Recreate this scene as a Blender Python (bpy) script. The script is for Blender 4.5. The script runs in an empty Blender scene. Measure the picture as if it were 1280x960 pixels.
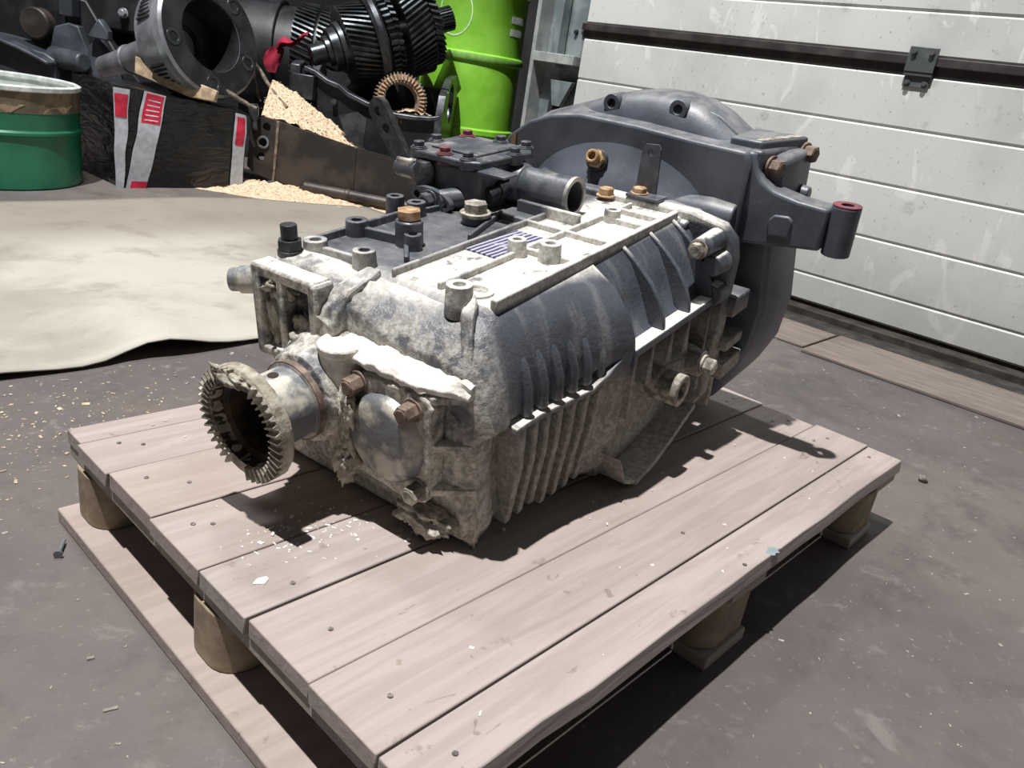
import bpy, bmesh, math, random
from mathutils import Matrix, Vector, noise as mnoise
random.seed(7)
S = bpy.context.scene
COL = S.collection
R = math.radians
PI = math.pi

# ------------------------------------------------------------------ camera
cam = bpy.data.cameras.new('camera')
cam.sensor_fit = 'HORIZONTAL'; cam.sensor_width = 36.0
cam.lens = 36.0 * 977.38 / 1280.0
cam.clip_start = 0.02; cam.clip_end = 100
co = bpy.data.objects.new('camera', cam); COL.objects.link(co)
ri = Vector((0.68300896, -0.71508275, 0.14884697))
dn = Vector((-0.17075224, -0.35445912, -0.9193489))
fw = Vector((0.71017071, 0.60250759, -0.36420074))
m = Matrix((ri, -dn, -fw)).transposed().to_4x4()
m.translation = (0, 0, 0.714)
co.matrix_world = m
S.camera = co

# ------------------------------------------------------------------ light and exposure
w = bpy.data.worlds.new('world'); S.world = w; w.use_nodes = True
w.node_tree.nodes['Background'].inputs[0].default_value = (0.92, 0.96, 1.0, 1)
w.node_tree.nodes['Background'].inputs[1].default_value = 0.04
def lamp(loc, energy, size, color=(1, 1, 1), target=None):
    l = bpy.data.lights.new('ceiling_or_fill_lamp', 'AREA'); l.shape = 'DISK'; l.size = size
    l.energy = energy; l.color = color
    o = bpy.data.objects.new('ceiling_or_fill_lamp', l); COL.objects.link(o); o.location = loc
    d = Vector(target if target else (loc[0], loc[1], 0)) - Vector(loc)
    o.rotation_euler = d.to_track_quat('-Z', 'Y').to_euler()
    return o
lamp((-1.25, 1.25, 9.0), 850, 0.17, (1.0, 0.985, 0.975), (0.9, 0.9, 0))
lamp((1.1, 3.0, 4.2), 42, 0.5, (0.97, 0.98, 1.0), (2.0, 3.2, 0.3))  # unseen fill lamp, added to brighten the scrap row
S.view_settings.view_transform = 'Standard'
S.view_settings.look = 'None'
S.view_settings.gamma = 1
S.view_settings.use_curve_mapping = False
S.view_settings.exposure = 0.75

# ------------------------------------------------------------------ materials
def srgb(r, g, b):
    f = lambda c: (c/255/12.92) if c/255 <= 0.04045 else ((c/255+0.055)/1.055)**2.4
    return (f(r), f(g), f(b), 1)
class NT:
    def __init__(s, name):
        s.m = bpy.data.materials.new(name); s.m.use_nodes = True
        s.t = s.m.node_tree; s.b = s.t.nodes['Principled BSDF']
        s.tc = s.t.nodes.new('ShaderNodeTexCoord')
    def lk(s, a, b): s.t.links.new(a, b)
    def n(s, k, **kw):
        x = s.t.nodes.new(k)
        for a, v in kw.items(): setattr(x, a, v)
        return x
    def noise(s, scale, detail=4, rough=0.55, vec=None, dist=0):
        x = s.n('ShaderNodeTexNoise'); x.inputs['Scale'].default_value = scale
        x.inputs['Detail'].default_value = detail; x.inputs['Roughness'].default_value = rough
        x.inputs['Distortion'].default_value = dist
        s.lk(vec if vec else s.tc.outputs['Object'], x.inputs['Vector'])
        return x.outputs['Fac']
    def rng(s, v, a, b, c=0.0, d=1.0):
        x = s.n('ShaderNodeMapRange'); x.interpolation_type = 'SMOOTHSTEP'
        s.lk(v, x.inputs[0])
        if a > b: a, b, c, d = b, a, d, c
        for i, q in enumerate((a, b, c, d)): x.inputs[i+1].default_value = q
        return x.outputs[0]
    def math(s, op, a, b=None):
        x = s.n('ShaderNodeMath', operation=op)
        for i, q in enumerate((a, b)):
            if q is None: continue
            if isinstance(q, (int, float)): x.inputs[i].default_value = q
            else: s.lk(q, x.inputs[i])
        return x.outputs[0]
    def mix(s, fac, a, b):
        x = s.n('ShaderNodeMix', data_type='RGBA')
        if isinstance(fac, (int, float)): x.inputs[0].default_value = fac
        else: s.lk(fac, x.inputs[0])
        for i, q in ((6, a), (7, b)):
            if isinstance(q, tuple): x.inputs[i].default_value = q
            else: s.lk(q, x.inputs[i])
        return x.outputs[2]
    def xyz(s):
        x = s.n('ShaderNodeSeparateXYZ'); s.lk(s.tc.outputs['Object'], x.inputs[0]); return x.outputs
    def nz(s):
        g = s.n('ShaderNodeNewGeometry'); x = s.n('ShaderNodeSeparateXYZ'); s.lk(g.outputs['Normal'], x.inputs[0]); return x.outputs[2]
    def out(s, col, rough=0.6, metal=0.0, bump=None, bstr=0.3, bdist=0.003):
        if isinstance(col, tuple): s.b.inputs['Base Color'].default_value = col
        else: s.lk(col, s.b.inputs['Base Color'])
        if isinstance(rough, (int, float)): s.b.inputs['Roughness'].default_value = rough
        else: s.lk(rough, s.b.inputs['Roughness'])
        s.b.inputs['Metallic'].default_value = metal
        if bump is not None:
            x = s.n('ShaderNodeBump'); x.inputs['Strength'].default_value = bstr; x.inputs['Distance'].default_value = bdist
            s.lk(bump, x.inputs['Height']); s.lk(x.outputs[0], s.b.inputs['Normal'])
        return s.m
    def stretch(s, sx, sy, sz):
        x = s.n('ShaderNodeMapping'); x.inputs['Scale'].default_value = (sx, sy, sz)
        s.lk(s.tc.outputs['Object'], x.inputs[0]); return x.outputs[0]

def simple(name, c1, c2=None, scale=20, rough=0.6, metal=0.0, lo=0.4, hi=0.65, bstr=0.25, bscale=None, dust=None, dlo=0.45, dhi=0.65, bdist=0.003):
    t = NT(name); nz = t.noise(scale)
    col = t.mix(t.rng(nz, lo, hi), c1, c2 or c1)
    if dust:
        d = t.math('MULTIPLY', t.rng(t.nz(), 0.3, 0.8), t.rng(t.noise(scale*0.8, 6), dlo, dhi))
        col = t.mix(d, col, dust)
    return t.out(col, rough, metal, t.noise(bscale or scale*3, 5), bstr, bdist)
MT = {}
MT['steel_dark'] = simple('dark_steel', srgb(58, 60, 64), srgb(88, 90, 94), 14, 0.38, 0.6)
MT['gear_steel'] = simple('oily_gear_steel', srgb(62, 65, 68), srgb(92, 95, 97), 12, 0.3, 0.75)
MT['carrier_steel'] = simple('machined_steel', srgb(120, 123, 128), srgb(158, 160, 165), 8, 0.32, 0.45)
MT['black_iron'] = simple('black_cast_iron', srgb(26, 27, 29), srgb(46, 47, 50), 10, 0.5, 0.2)
MT['brown_iron'] = simple('brown_dark_iron', srgb(48, 44, 42), srgb(74, 66, 60), 8, 0.5, 0.3)
MT['engine'] = simple('grey_engine_paint', srgb(52, 56, 62), srgb(80, 84, 92), 6, 0.45, 0.1)
MT['rust'] = simple('light_rust', srgb(150, 116, 84), srgb(196, 168, 136), 60, 0.7, 0.1)
MT['rust_dark'] = simple('dark_rust', srgb(104, 88, 78), srgb(146, 128, 114), 60, 0.7, 0.2)
MT['brass'] = simple('dull_brass', srgb(150, 120, 80), srgb(205, 180, 140), 80, 0.5, 0.4)
MT['bolt_dusty'] = simple('dusty_bolt_steel', srgb(120, 114, 104), srgb(190, 184, 170), 70, 0.7, 0.1)
MT['black_plastic'] = simple('black_fitting', srgb(34, 35, 38), srgb(60, 62, 66), 60, 0.5)
MT['red_paint'] = simple('faded_red_paint', srgb(128, 70, 78), srgb(98, 62, 66), 90, 0.6)
MT['yellow_mark'] = simple('ochre_paint_mark', srgb(150, 118, 74), srgb(120, 96, 66), 50, 0.7)
MT['dark_void'] = simple('cutter_black', srgb(20, 20, 22), srgb(30, 30, 32), 30, 0.9)  # near-black, carried only by the hole cutters
MT['green_tub'] = simple('green_enamel', srgb(24, 92, 66), srgb(40, 120, 88), 5, 0.4, 0.0, 0.35, 0.75, 0.1)
MT['tub_band'] = simple('rusted_band', srgb(88, 78, 62), srgb(120, 106, 84), 16, 0.7)
MT['tub_inside'] = simple('pale_dusty_tin', srgb(170, 176, 172), srgb(206, 210, 206), 18, 0.6)
MT['lime'] = simple('lime_green_paint', srgb(128, 194, 52), srgb(150, 214, 78), 6, 0.42, 0.0, 0.35, 0.7, 0.15)
MT['lime_worn'] = simple('worn_hoop_paint', srgb(108, 160, 60), srgb(130, 178, 84), 30, 0.6)
MT['white_mark'] = simple('white_chalk_mark', srgb(190, 230, 170), srgb(215, 235, 205), 60, 0.8)
MT['wrap'] = simple('black_plastic_wrap', srgb(14, 15, 17), srgb(28, 29, 32), 9, 0.2, 0.0, 0.4, 0.7, 1.0, 9, bdist=0.03)
def mk_wrap():
    t = NT('black_plastic_film')
    a = t.noise(5, 4, 0.5, t.stretch(1.2, 1.2, 4.5), 1.0); b = t.noise(22, 3, 0.5, t.stretch(1, 1, 3.0), 0.6)
    return t.out(srgb(17, 18, 20), 0.24, 0, t.math('ADD', a, t.math('MULTIPLY', b, 0.06)), 0.6, 0.03)
MT['wrap'] = mk_wrap()
MT['strip'] = simple('pale_printed_strip', srgb(164, 168, 174), srgb(180, 184, 190), 40, 0.4, 0.0, 0.4, 0.6, 0.5, 18)
MT['strip_red'] = simple('red_print', srgb(176, 26, 56), srgb(196, 44, 72), 40, 0.4, 0.0, 0.4, 0.6, 0.5, 18)
MT['board'] = simple('old_fibreboard', srgb(150, 130, 104), srgb(190, 170, 142), 24, 0.85)
MT['stick'] = simple('dirty_stick', srgb(86, 78, 68), srgb(130, 118, 102), 40, 0.8)
MT['sawdust'] = simple('sawdust_pile', srgb(186, 160, 130), srgb(222, 202, 174), 90, 0.95, 0.0, 0.35, 0.65, 1.0, 160)
MT['chip'] = simple('pale_wood_chip', srgb(168, 150, 120), srgb(204, 190, 164), 60, 0.9)
MT['chip_grey'] = simple('grey_grit', srgb(130, 124, 116), srgb(180, 174, 164), 60, 0.9)
MT['cloth_red'] = simple('red_cloth', srgb(158, 26, 56), srgb(112, 16, 38), 12, 0.8)
MT['post'] = simple('grey_green_frame_paint', srgb(96, 106, 108), srgb(124, 134, 134), 10, 0.55)
MT['post_pale'] = simple('pale_frame_edge', srgb(136, 142, 140), srgb(164, 168, 164), 10, 0.6)
MT['rail'] = simple('black_rubber_profile', srgb(40, 36, 36), srgb(64, 58, 58), 10, 0.5)
MT['hinge'] = simple('hinge_zinc', srgb(86, 90, 92), srgb(110, 114, 116), 12, 0.45, 0.4)
MT['seal'] = simple('dirty_door_sill', srgb(36, 32, 29), srgb(62, 56, 50), 14, 0.8)
MT['wall'] = simple('wall_in_shade', srgb(30, 30, 32), srgb(44, 44, 46), 3, 0.9)  # near-black colour stands in for the unlit depth behind the scrap
MT['blue_paint'] = simple('teal_paint_splash', srgb(118, 136, 140), srgb(140, 146, 146), 50, 0.7)
MT['nail'] = simple('nail_steel', srgb(96, 90, 86), srgb(150, 144, 138), 200, 0.5, 0.5)
MT['flake'] = simple('white_paint_flake', srgb(236, 234, 226), srgb(246, 244, 240), 50, 0.7)
MT['pebble'] = simple('grey_stone', srgb(110, 104, 100), srgb(140, 134, 128), 90, 0.9)

def mk_floor():
    t = NT('stained_concrete')
    a = t.noise(0.9, 5, 0.6); b = t.noise(7, 8, 0.65); c = t.noise(70, 4, 0.7)
    col = t.mix(t.rng(a, 0.38, 0.62), srgb(86, 80, 80), srgb(104, 96, 92))
    col = t.mix(t.math('MULTIPLY', t.rng(b, 0.5, 0.7), 0.6), col, srgb(74, 68, 67))
    col = t.mix(t.math('MULTIPLY', t.rng(c, 0.6, 0.72), 0.6), col, srgb(138, 130, 122))
    s = t.rng(t.noise(2.2, 6, 0.6), 0.60, 0.7)
    col = t.mix(t.math('MULTIPLY', s, 0.45), col, srgb(112, 98, 80))
    d = t.noise(13, 7, 0.7, None, 0.4)
    col = t.mix(t.math('MULTIPLY', t.rng(d, 0.56, 0.7), 0.45), col, srgb(132, 126, 122))
    e = t.noise(3.1, 6, 0.65, None, 0.6)
    col = t.mix(t.math('MULTIPLY', t.rng(e, 0.54, 0.68), 0.5), col, srgb(66, 61, 61))
    return t.out(col, t.rng(b, 0.3, 0.7, 0.5, 0.8), 0, c, 0.25, 0.003)
MT['floor'] = mk_floor()
def mk_mat():
    t = NT('old_linoleum')
    a = t.noise(1.4, 6, 0.6); b = t.noise(5, 7, 0.65); c = t.noise(60, 4, 0.7)
    col = t.mix(t.rng(a, 0.36, 0.6), srgb(150, 144, 133), srgb(180, 176, 165))
    col = t.mix(t.math('MULTIPLY', t.rng(b, 0.52, 0.7), 0.5), col, srgb(124, 116, 105))
    col = t.mix(t.math('MULTIPLY', t.rng(c, 0.62, 0.72), 0.4), col, srgb(120, 112, 100))
    y = t.xyz()[1]
    dirty = t.math('MULTIPLY', t.rng(t.math('ADD', y, t.math('MULTIPLY', a, 0.8)), 3.0, 3.35), 0.7)
    col = t.mix(dirty, col, srgb(126, 116, 106))
    return t.out(col, 0.6, 0, b, 0.2, 0.004)
MT['mat'] = mk_mat()
def mk_wood():
    t = NT('weathered_pallet_wood')
    inf = t.n('ShaderNodeObjectInfo')
    add = t.n('ShaderNodeVectorMath', operation='ADD'); t.lk(t.tc.outputs['Object'], add.inputs[0])
    cb = t.n('ShaderNodeCombineXYZ'); r5 = t.math('MULTIPLY', inf.outputs['Random'], 9.0)
    for i in range(3): t.lk(r5, cb.inputs[i])
    t.lk(cb.outputs[0], add.inputs[1])
    mp = t.n('ShaderNodeMapping'); mp.inputs['Scale'].default_value = (2.0, 26, 26); t.lk(add.outputs[0], mp.inputs[0])
    g = t.noise(2.2, 8, 0.6, mp.outputs[0], 0.6); b = t.noise(4, 6, 0.6, add.outputs[0]); k = t.noise(26, 5, 0.6, add.outputs[0])
    col = t.mix(t.rng(g, 0.35, 0.65), srgb(153, 142, 137), srgb(167, 156, 151))
    col = t.mix(t.math('MULTIPLY', t.rng(b, 0.5, 0.72), 0.4), col, srgb(140, 127, 120))
    col = t.mix(t.math('MULTIPLY', t.rng(k, 0.64, 0.72), 0.5), col, srgb(104, 92, 84))
    col = t.mix(t.math('MULTIPLY', t.rng(inf.outputs['Random'], 0, 1), 0.25), col, srgb(162, 142, 124))
    mp2 = t.n('ShaderNodeMapping'); mp2.inputs['Scale'].default_value = (1.0, 3.2, 1.0); t.lk(add.outputs[0], mp2.inputs[0])
    dent = t.rng(t.noise(17, 3, 0.5, mp2.outputs[0], 1.2), 0.70, 0.75)
    col = t.mix(t.math('MULTIPLY', dent, 0.5), col, srgb(106, 94, 88))
    return t.out(col, 0.75, 0, t.math('SUBTRACT', g, dent), 0.35, 0.003)
MT['wood'] = mk_wood()
def mk_block():
    t = NT('pressed_pallet_block')
    g = t.noise(30, 6, 0.6); b = t.noise(6, 5)
    col = t.mix(t.rng(g, 0.35, 0.65), srgb(132, 116, 96), srgb(156, 140, 118))
    col = t.mix(t.math('MULTIPLY', t.rng(b, 0.5, 0.7), 0.5), col, srgb(112, 100, 88))
    return t.out(col, 0.85, 0, g, 0.4, 0.003)
MT['block'] = mk_block()
def mk_door():
    t = NT('dirty_white_door_panel')
    a = t.noise(1.3, 6, 0.6); b = t.noise(9, 7, 0.7); c = t.noise(60, 4, 0.6)
    st = t.noise(3.0, 5, 0.6, t.stretch(1, 2.2, 1.0), 1.5)
    col = t.mix(t.rng(a, 0.35, 0.62), srgb(178, 180, 178), srgb(198, 200, 198))
    col = t.mix(t.math('MULTIPLY', t.rng(st, 0.57, 0.63), 0.55), col, srgb(222, 222, 218))
    col = t.mix(t.math('MULTIPLY', t.rng(b, 0.58, 0.70), 0.5), col, srgb(142, 142, 139))
    col = t.mix(t.math('MULTIPLY', t.rng(c, 0.63, 0.70), 0.55), col, srgb(112, 110, 106))
    z = t.xyz()[2]
    col = t.mix(t.math('MULTIPLY', t.rng(t.math('ADD', z, t.math('MULTIPLY', b, 0.5)), 0.75, 0.3), 0.45), col, srgb(150, 148, 140))
    return t.out(col, 0.5, 0, b, 0.08, 0.003)
MT['door'] = mk_door()
def mk_sillwood():
    t = NT('sill_plank_wood')
    g = t.noise(3, 7, 0.6, t.stretch(24, 2, 24), 0.5); b = t.noise(5, 5)
    col = t.mix(t.rng(g, 0.35, 0.65), srgb(106, 96, 90), srgb(128, 116, 108))
    col = t.mix(t.math('MULTIPLY', t.rng(b, 0.5, 0.7), 0.5), col, srgb(96, 86, 82))
    return t.out(col, 0.8, 0, g, 0.3, 0.002)
MT['sillwood'] = mk_sillwood()

DUST = srgb(226, 219, 202); MUD = srgb(168, 157, 138); WHITE = srgb(236, 234, 228)
def mk_case(name, kind):
    t = NT(name)
    x, y, z = t.xyz()[0:3]
    big = t.noise(9, 6, 0.6); med = t.noise(26, 7, 0.65); fine = t.noise(110, 5, 0.7)
    up = t.rng(t.nz(), 0.8, 0.96) if kind != 'bell' else t.rng(t.nz(), 0.35, 0.85)
    base = t.mix(t.rng(big, 0.35, 0.65), srgb(64, 67, 75), srgb(86, 89, 98))
    if kind == 'bell':
        base = t.mix(t.rng(big, 0.35, 0.65), srgb(70, 74, 84), srgb(92, 96, 106))
        d = t.math('MULTIPLY', up, t.rng(med, 0.35, 0.75, 0.1, 0.7))
        col = t.mix(d, base, srgb(150, 148, 142))
        col = t.mix(t.math('MULTIPLY', t.rng(fine, 0.66, 0.74), 0.5), col, srgb(150, 148, 144))
        return t.out(col, 0.42, 0.0, fine, 0.22, 0.002)
    nn = t.math('ADD', t.math('MULTIPLY', med, 0.6), t.math('MULTIPLY', big, 0.4))
    # dust lying on top, heavier over the right-hand ribs and the output end
    a1 = t.rng(t.math('ADD', y, t.math('MULTIPLY', nn, 0.06)), 0.235, 0.195)
    a2 = t.rng(t.math('ADD', x, t.math('MULTIPLY', nn, 0.10)), 0.13, 0.07)
    amt = t.math('MAXIMUM', a1, a2)
    amt = t.math('MULTIPLY', amt, t.rng(x, 0.64, 0.58))
    top = t.math('MULTIPLY', up, t.math('MULTIPLY', amt, t.rng(nn, 0.36, 0.46)))
    top = t.math('MAXIMUM', top, t.math('MULTIPLY', t.math('MULTIPLY', amt, t.rng(z, 0.298, 0.308)), t.rng(nn, 0.36, 0.5, 0.2, 0.85)))
    thin = t.math('MULTIPLY', up, t.rng(nn, 0.42, 0.65, 0.08, 0.5))
    # dried mud on the lower half and the output end
    low = t.math('MULTIPLY', t.rng(t.math('ADD', z, t.math('MULTIPLY', nn, 0.05)), 0.205, 0.17), t.rng(nn, 0.3, 0.5, 0.55, 0.95))
    frontm = t.math('MULTIPLY', t.rng(t.math('ADD', x, t.math('MULTIPLY', nn, 0.12)), 0.13, 0.03), t.rng(nn, 0.42, 0.54, 0.08, 0.95))
    streak = t.math('MULTIPLY', t.rng(t.noise(10, 6, 0.6, t.stretch(3.5, 1, 0.5)), 0.5, 0.72), 0.45)
    col = t.mix(streak, base, srgb(150, 150, 150))
    col = t.mix(thin, col, srgb(138, 136, 132))
    col = t.mix(low, col, t.mix(t.rng(fine, 0.4, 0.62), srgb(130, 126, 119), srgb(166, 161, 154)))
    col = t.mix(frontm, col, t.mix(t.rng(fine, 0.4, 0.6), srgb(164, 158, 146), srgb(212, 208, 198)))
    col = t.mix(top, col, t.mix(t.rng(fine, 0.4, 0.62), srgb(196, 192, 182), srgb(230, 228, 222)))
    rough = t.rng(t.math('MAXIMUM', t.math('MAXIMUM', top, frontm), low), 0.2, 0.7, 0.36, 0.9)
    hgt = t.math('ADD', fine, t.math('MULTIPLY', t.math('ADD', top, frontm), 0.8))
    return t.out(col, rough, 0.0, hgt, 0.45, 0.004)
MT['case'] = mk_case('gearbox_paint_dusty', 'case')
MT['bell'] = mk_case('bell_housing_paint', 'bell')
MT['mud'] = simple('dried_mud', srgb(148, 141, 128), srgb(200, 194, 180), 70, 0.95, 0, 0.35, 0.65, 1.0, 120)
MT['mud_white'] = simple('pale_dried_dust', srgb(206, 202, 192), srgb(230, 227, 220), 60, 0.95, 0, 0.35, 0.65, 0.8, 120)
MT['case_grey'] = simple('grey_gear_paint', srgb(72, 75, 82), srgb(96, 98, 104), 30, 0.4, 0.1, dust=srgb(150, 147, 140), dlo=0.48, dhi=0.75)
MT['bare'] = simple('worn_bare_metal', srgb(110, 112, 116), srgb(196, 190, 176), 22, 0.5, 0.15, 0.42, 0.6, 0.5)
MT['flange'] = simple('muddy_flange', srgb(134, 125, 110), srgb(184, 177, 163), 60, 0.85, 0.05, 0.35, 0.65, 0.8, 110)
MT['flange_in'] = simple('rusty_flange_bore', srgb(44, 36, 30), srgb(84, 66, 50), 40, 0.8, 0.1)
def mk_plate():
    t = NT('blue_striped_plate')
    x = t.xyz(); nn = t.noise(60, 5)
    v = t.math('ADD', x[1], t.math('MULTIPLY', x[0], 0.06))
    s = t.math('SINE', t.math('MULTIPLY', t.math('ADD', v, t.math('MULTIPLY', nn, 0.004)), 700))
    f = t.math('MULTIPLY', t.rng(s, -0.6, 0.1), t.rng(nn, 0.28, 0.42))
    return t.out(t.mix(f, srgb(176, 174, 186), srgb(58, 58, 92)), 0.6, 0, nn, 0.2)
MT['plate'] = mk_plate()

# ------------------------------------------------------------------ mesh tools
class G:
    def __init__(s): s.v = []; s.f = []
    def add(s, vs, fs):
        o = len(s.v); s.v += [Vector(q) for q in vs]; s.f += [tuple(i+o for i in q) for q in fs]; return s
    def box(s, x0, x1, y0, y1, z0, z1, M=None):
        vs = [Vector((x, y, z)) for z in (z0, z1) for y in (y0, y1) for x in (x0, x1)]
        if M is not None: vs = [M @ q for q in vs]
        return s.add(vs, [(0, 2, 3, 1), (4, 5, 7, 6), (0, 1, 5, 4), (1, 3, 7, 5), (3, 2, 6, 7), (2, 0, 4, 6)])
    def frame(s, p0, p1):
        a = (Vector(p1)-Vector(p0)); L = a.length; a.normalize()
        u = a.orthogonal().normalized() if abs(a.z) > 0.99 else a.cross(Vector((0, 0, 1))).normalized()
        return a, u, a.cross(u), L
    def lathe(s, p0, p1, prof, n=28, ph=0.0, closed=False):
        # prof: list of (t along axis in metres, radius)
        p0 = Vector(p0); a, u, w_, L = s.frame(p0, p1)
        vs = []; fs = []
        for t, r in prof:
            for i in range(n):
                an = ph+2*PI*i/n
                vs.append(p0+a*t+(u*math.cos(an)+w_*math.sin(an))*max(r, 1e-5))
        k = len(prof)
        for j in range(k-1 if not closed else k):
            for i in range(n):
                b = (j+1) % k
                fs.append((j*n+i, j*n+(i+1) % n, b*n+(i+1) % n, b*n+i))
        if not closed:
            fs.append(tuple(range(n-1, -1, -1))); fs.append(tuple((k-1)*n+i for i in range(n)))
        return s.add(vs, fs)
    def cyl(s, p0, p1, r0, r1=None, n=24, ph=0.0):
        L = (Vector(p1)-Vector(p0)).length
        return s.lathe(p0, p1, [(0, r0), (L, r0 if r1 is None else r1)], n, ph)
    def ring(s, p0, p1, ro, ri, n=28):
        L = (Vector(p1)-Vector(p0)).length
        return s.lathe(p0, p1, [(0, ri), (0, ro), (L, ro), (L, ri)], n, 0, True)
    def bolt(s, p, ax, r, h, washer=True):
        p = Vector(p); ax = Vector(ax).normalized()
        if washer: s.cyl(p, p+ax*h*0.22, r*1.25, n=20)
        s.cyl(p+ax*h*0.2, p+ax*h, r, n=6)
        s.cyl(p+ax*h*0.98, p+ax*h*1.06, r*0.78, r*0.7, n=16)
        return s
    def prism(s, poly, fn, d0, d1):
        n = len(poly)
        vs = [fn(a, b, d0) for a, b in poly]+[fn(a, b, d1) for a, b in poly]
        fs = [tuple(range(n)), tuple(range(2*n-1, n-1, -1))]
        for i in range(n):
            j = (i+1) % n; fs.append((i, i+n, j+n, j))
        return s.add(vs, fs)
    def loft(s, secs, cap=True):
        n = len(secs[0]); vs = [q for sec in secs for q in sec]; fs = []
        for j in range(len(secs)-1):
            for i in range(n):
                k = (i+1) % n
                fs.append((j*n+i, j*n+k, (j+1)*n+k, (j+1)*n+i))
        if cap: fs.append(tuple(range(n-1, -1, -1))); fs.append(tuple((len(secs)-1)*n+i for i in range(n)))
        return s.add(vs, fs)
    def bar(s, pts, r, n=10):
        for a, b in zip(pts[:-1], pts[1:]): s.cyl(a, b, r, n=n)
        return s
    def gear(s, p0, p1, ro, ri, nt, depth, helix=0.0, slices=3):
        p0 = Vector(p0); a, u, w_, L = s.frame(p0, p1)
        ang = []
        for i in range(nt):
            b = 2*PI*i/nt; q = 2*PI/nt
            ang += [(b, ro-depth), (b+q*0.32, ro-depth), (b+q*0.44, ro), (b+q*0.78, ro), (b+q*0.9, ro-depth)]
        secs = []
        for j in range(slices+1):
            t = j/slices; h = helix*t
            secs.append([p0+a*(L*t)+(u*math.cos(x+h)+w_*math.sin(x+h))*r for x, r in ang])
        s.loft(secs, False)
        # side faces as rings down to the bore
        n = len(ang)
        for sec, flip in ((secs[0], True), (secs[-1], False)):
            c = p0 if flip else p0+a*L
            inn = [c+(q-c).normalized()*ri for q in sec]
            fs = [((i, n+i, n+(i+1) % n, (i+1) % n) if flip else (i, (i+1) % n, n+(i+1) % n, n+i)) for i in range(n)]
            s.add(sec+inn, fs)
        s.lathe(p0, p0+a*L, [(0, ri), (L, ri)], 28)
        s.f = s.f[:-2]
        return s
    def mesh(s, name, smooth=35):
        me = bpy.data.meshes.new(name); me.from_pydata([tuple(q) for q in s.v], [], s.f); me.update()
        bm = bmesh.new(); bm.from_mesh(me); bmesh.ops.recalc_face_normals(bm, faces=bm.faces); bm.to_mesh(me); bm.free()
        if smooth:
            me.polygons.foreach_set('use_smooth', [True]*len(me.polygons)); me.set_sharp_from_angle(angle=R(smooth))
        return me
    def build(s, name, mat, parent=None, bevel=0.0, smooth=35, seg=2, label=None):
        o = bpy.data.objects.new(name, s.mesh(name, smooth)); COL.objects.link(o)
        o.data.materials.append(MT[mat] if isinstance(mat, str) else mat)
        if parent: o.parent = parent
        if bevel:
            b = o.modifiers.new('bevel', 'BEVEL'); b.width = bevel; b.segments = seg; b.limit_method = 'ANGLE'; b.angle_limit = R(40)
        if label: o['label'] = label
        return o
def cut(o, g):
    c = g.build('cutter', 'dark_void', o.parent, 0, 0)
    md = o.modifiers.new('cut', 'BOOLEAN'); md.object = c; md.operation = 'DIFFERENCE'; md.solver = 'EXACT'
    bpy.context.view_layer.update()
    dg = bpy.context.evaluated_depsgraph_get()
    me = bpy.data.meshes.new_from_object(o.evaluated_get(dg))
    o.modifiers.remove(md)
    for x in list(o.modifiers): o.modifiers.remove(x)
    o.data = me
    me.polygons.foreach_set('use_smooth', [True]*len(me.polygons)); me.set_sharp_from_angle(angle=R(30))
    bpy.data.objects.remove(c)
    return o
def crumble(o, strength, size, level=4):
    sb = o.modifiers.new('fine', 'SUBSURF'); sb.subdivision_type = 'SIMPLE'; sb.levels = sb.render_levels = level
    tx = bpy.data.textures.new('crumbs', 'CLOUDS'); tx.noise_scale = size; tx.noise_depth = 4
    dp = o.modifiers.new('crumbs', 'DISPLACE'); dp.texture = tx; dp.strength = strength; dp.texture_coords = 'LOCAL'; dp.mid_level = 0.5
    return o
def tag(o, label, cat, group=None, kind=None):
    o['label'] = label; o['category'] = cat
    if group: o['group'] = group
    if kind: o['kind'] = kind
    return o
def struct(o): o['kind'] = 'structure'; return o
def empty(name, loc, label, cat, rz=0.0, group=None):
    o = bpy.data.objects.new(name, None); COL.objects.link(o); o.location = loc; o.rotation_euler = (0, 0, rz)
    o.empty_display_size = 0.05
    return tag(o, label, cat, group)
def lump(verts, amp, sc, seed=0):
    for q in verts:
        n = mnoise.noise_vector(Vector(q)*sc+Vector((seed, seed*2, seed*3)))
        q += n*amp
    return verts
ROT = R(-49.68878)
er = Vector((math.cos(ROT), math.sin(ROT), 0)); ed = Vector((-math.sin(ROT), math.cos(ROT), 0))
def row(r, d, z=0.0): return er*r+ed*d+Vector((0, 0, z))   # r to the right, d away, along the row of scrap

# ------------------------------------------------------------------ the setting
struct(G().box(-4.5, 4.6, -3.5, 6.2, -0.12, 0).build('floor', 'floor', None, 0, 0))
struct(G().box(-4.5, 4.6, 6.2, 6.35, 0, 4.4).build('wall_back', 'wall', None, 0, 0))
wr = G(); wr.box(4.6, 4.75, 2.9, 6.2, 0, 4.4); wr.box(3.30, 4.6, 2.9, 2.98, 0, 4.4)
struct(wr.build('wall_right', 'wall', None, 0, 0))

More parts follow.
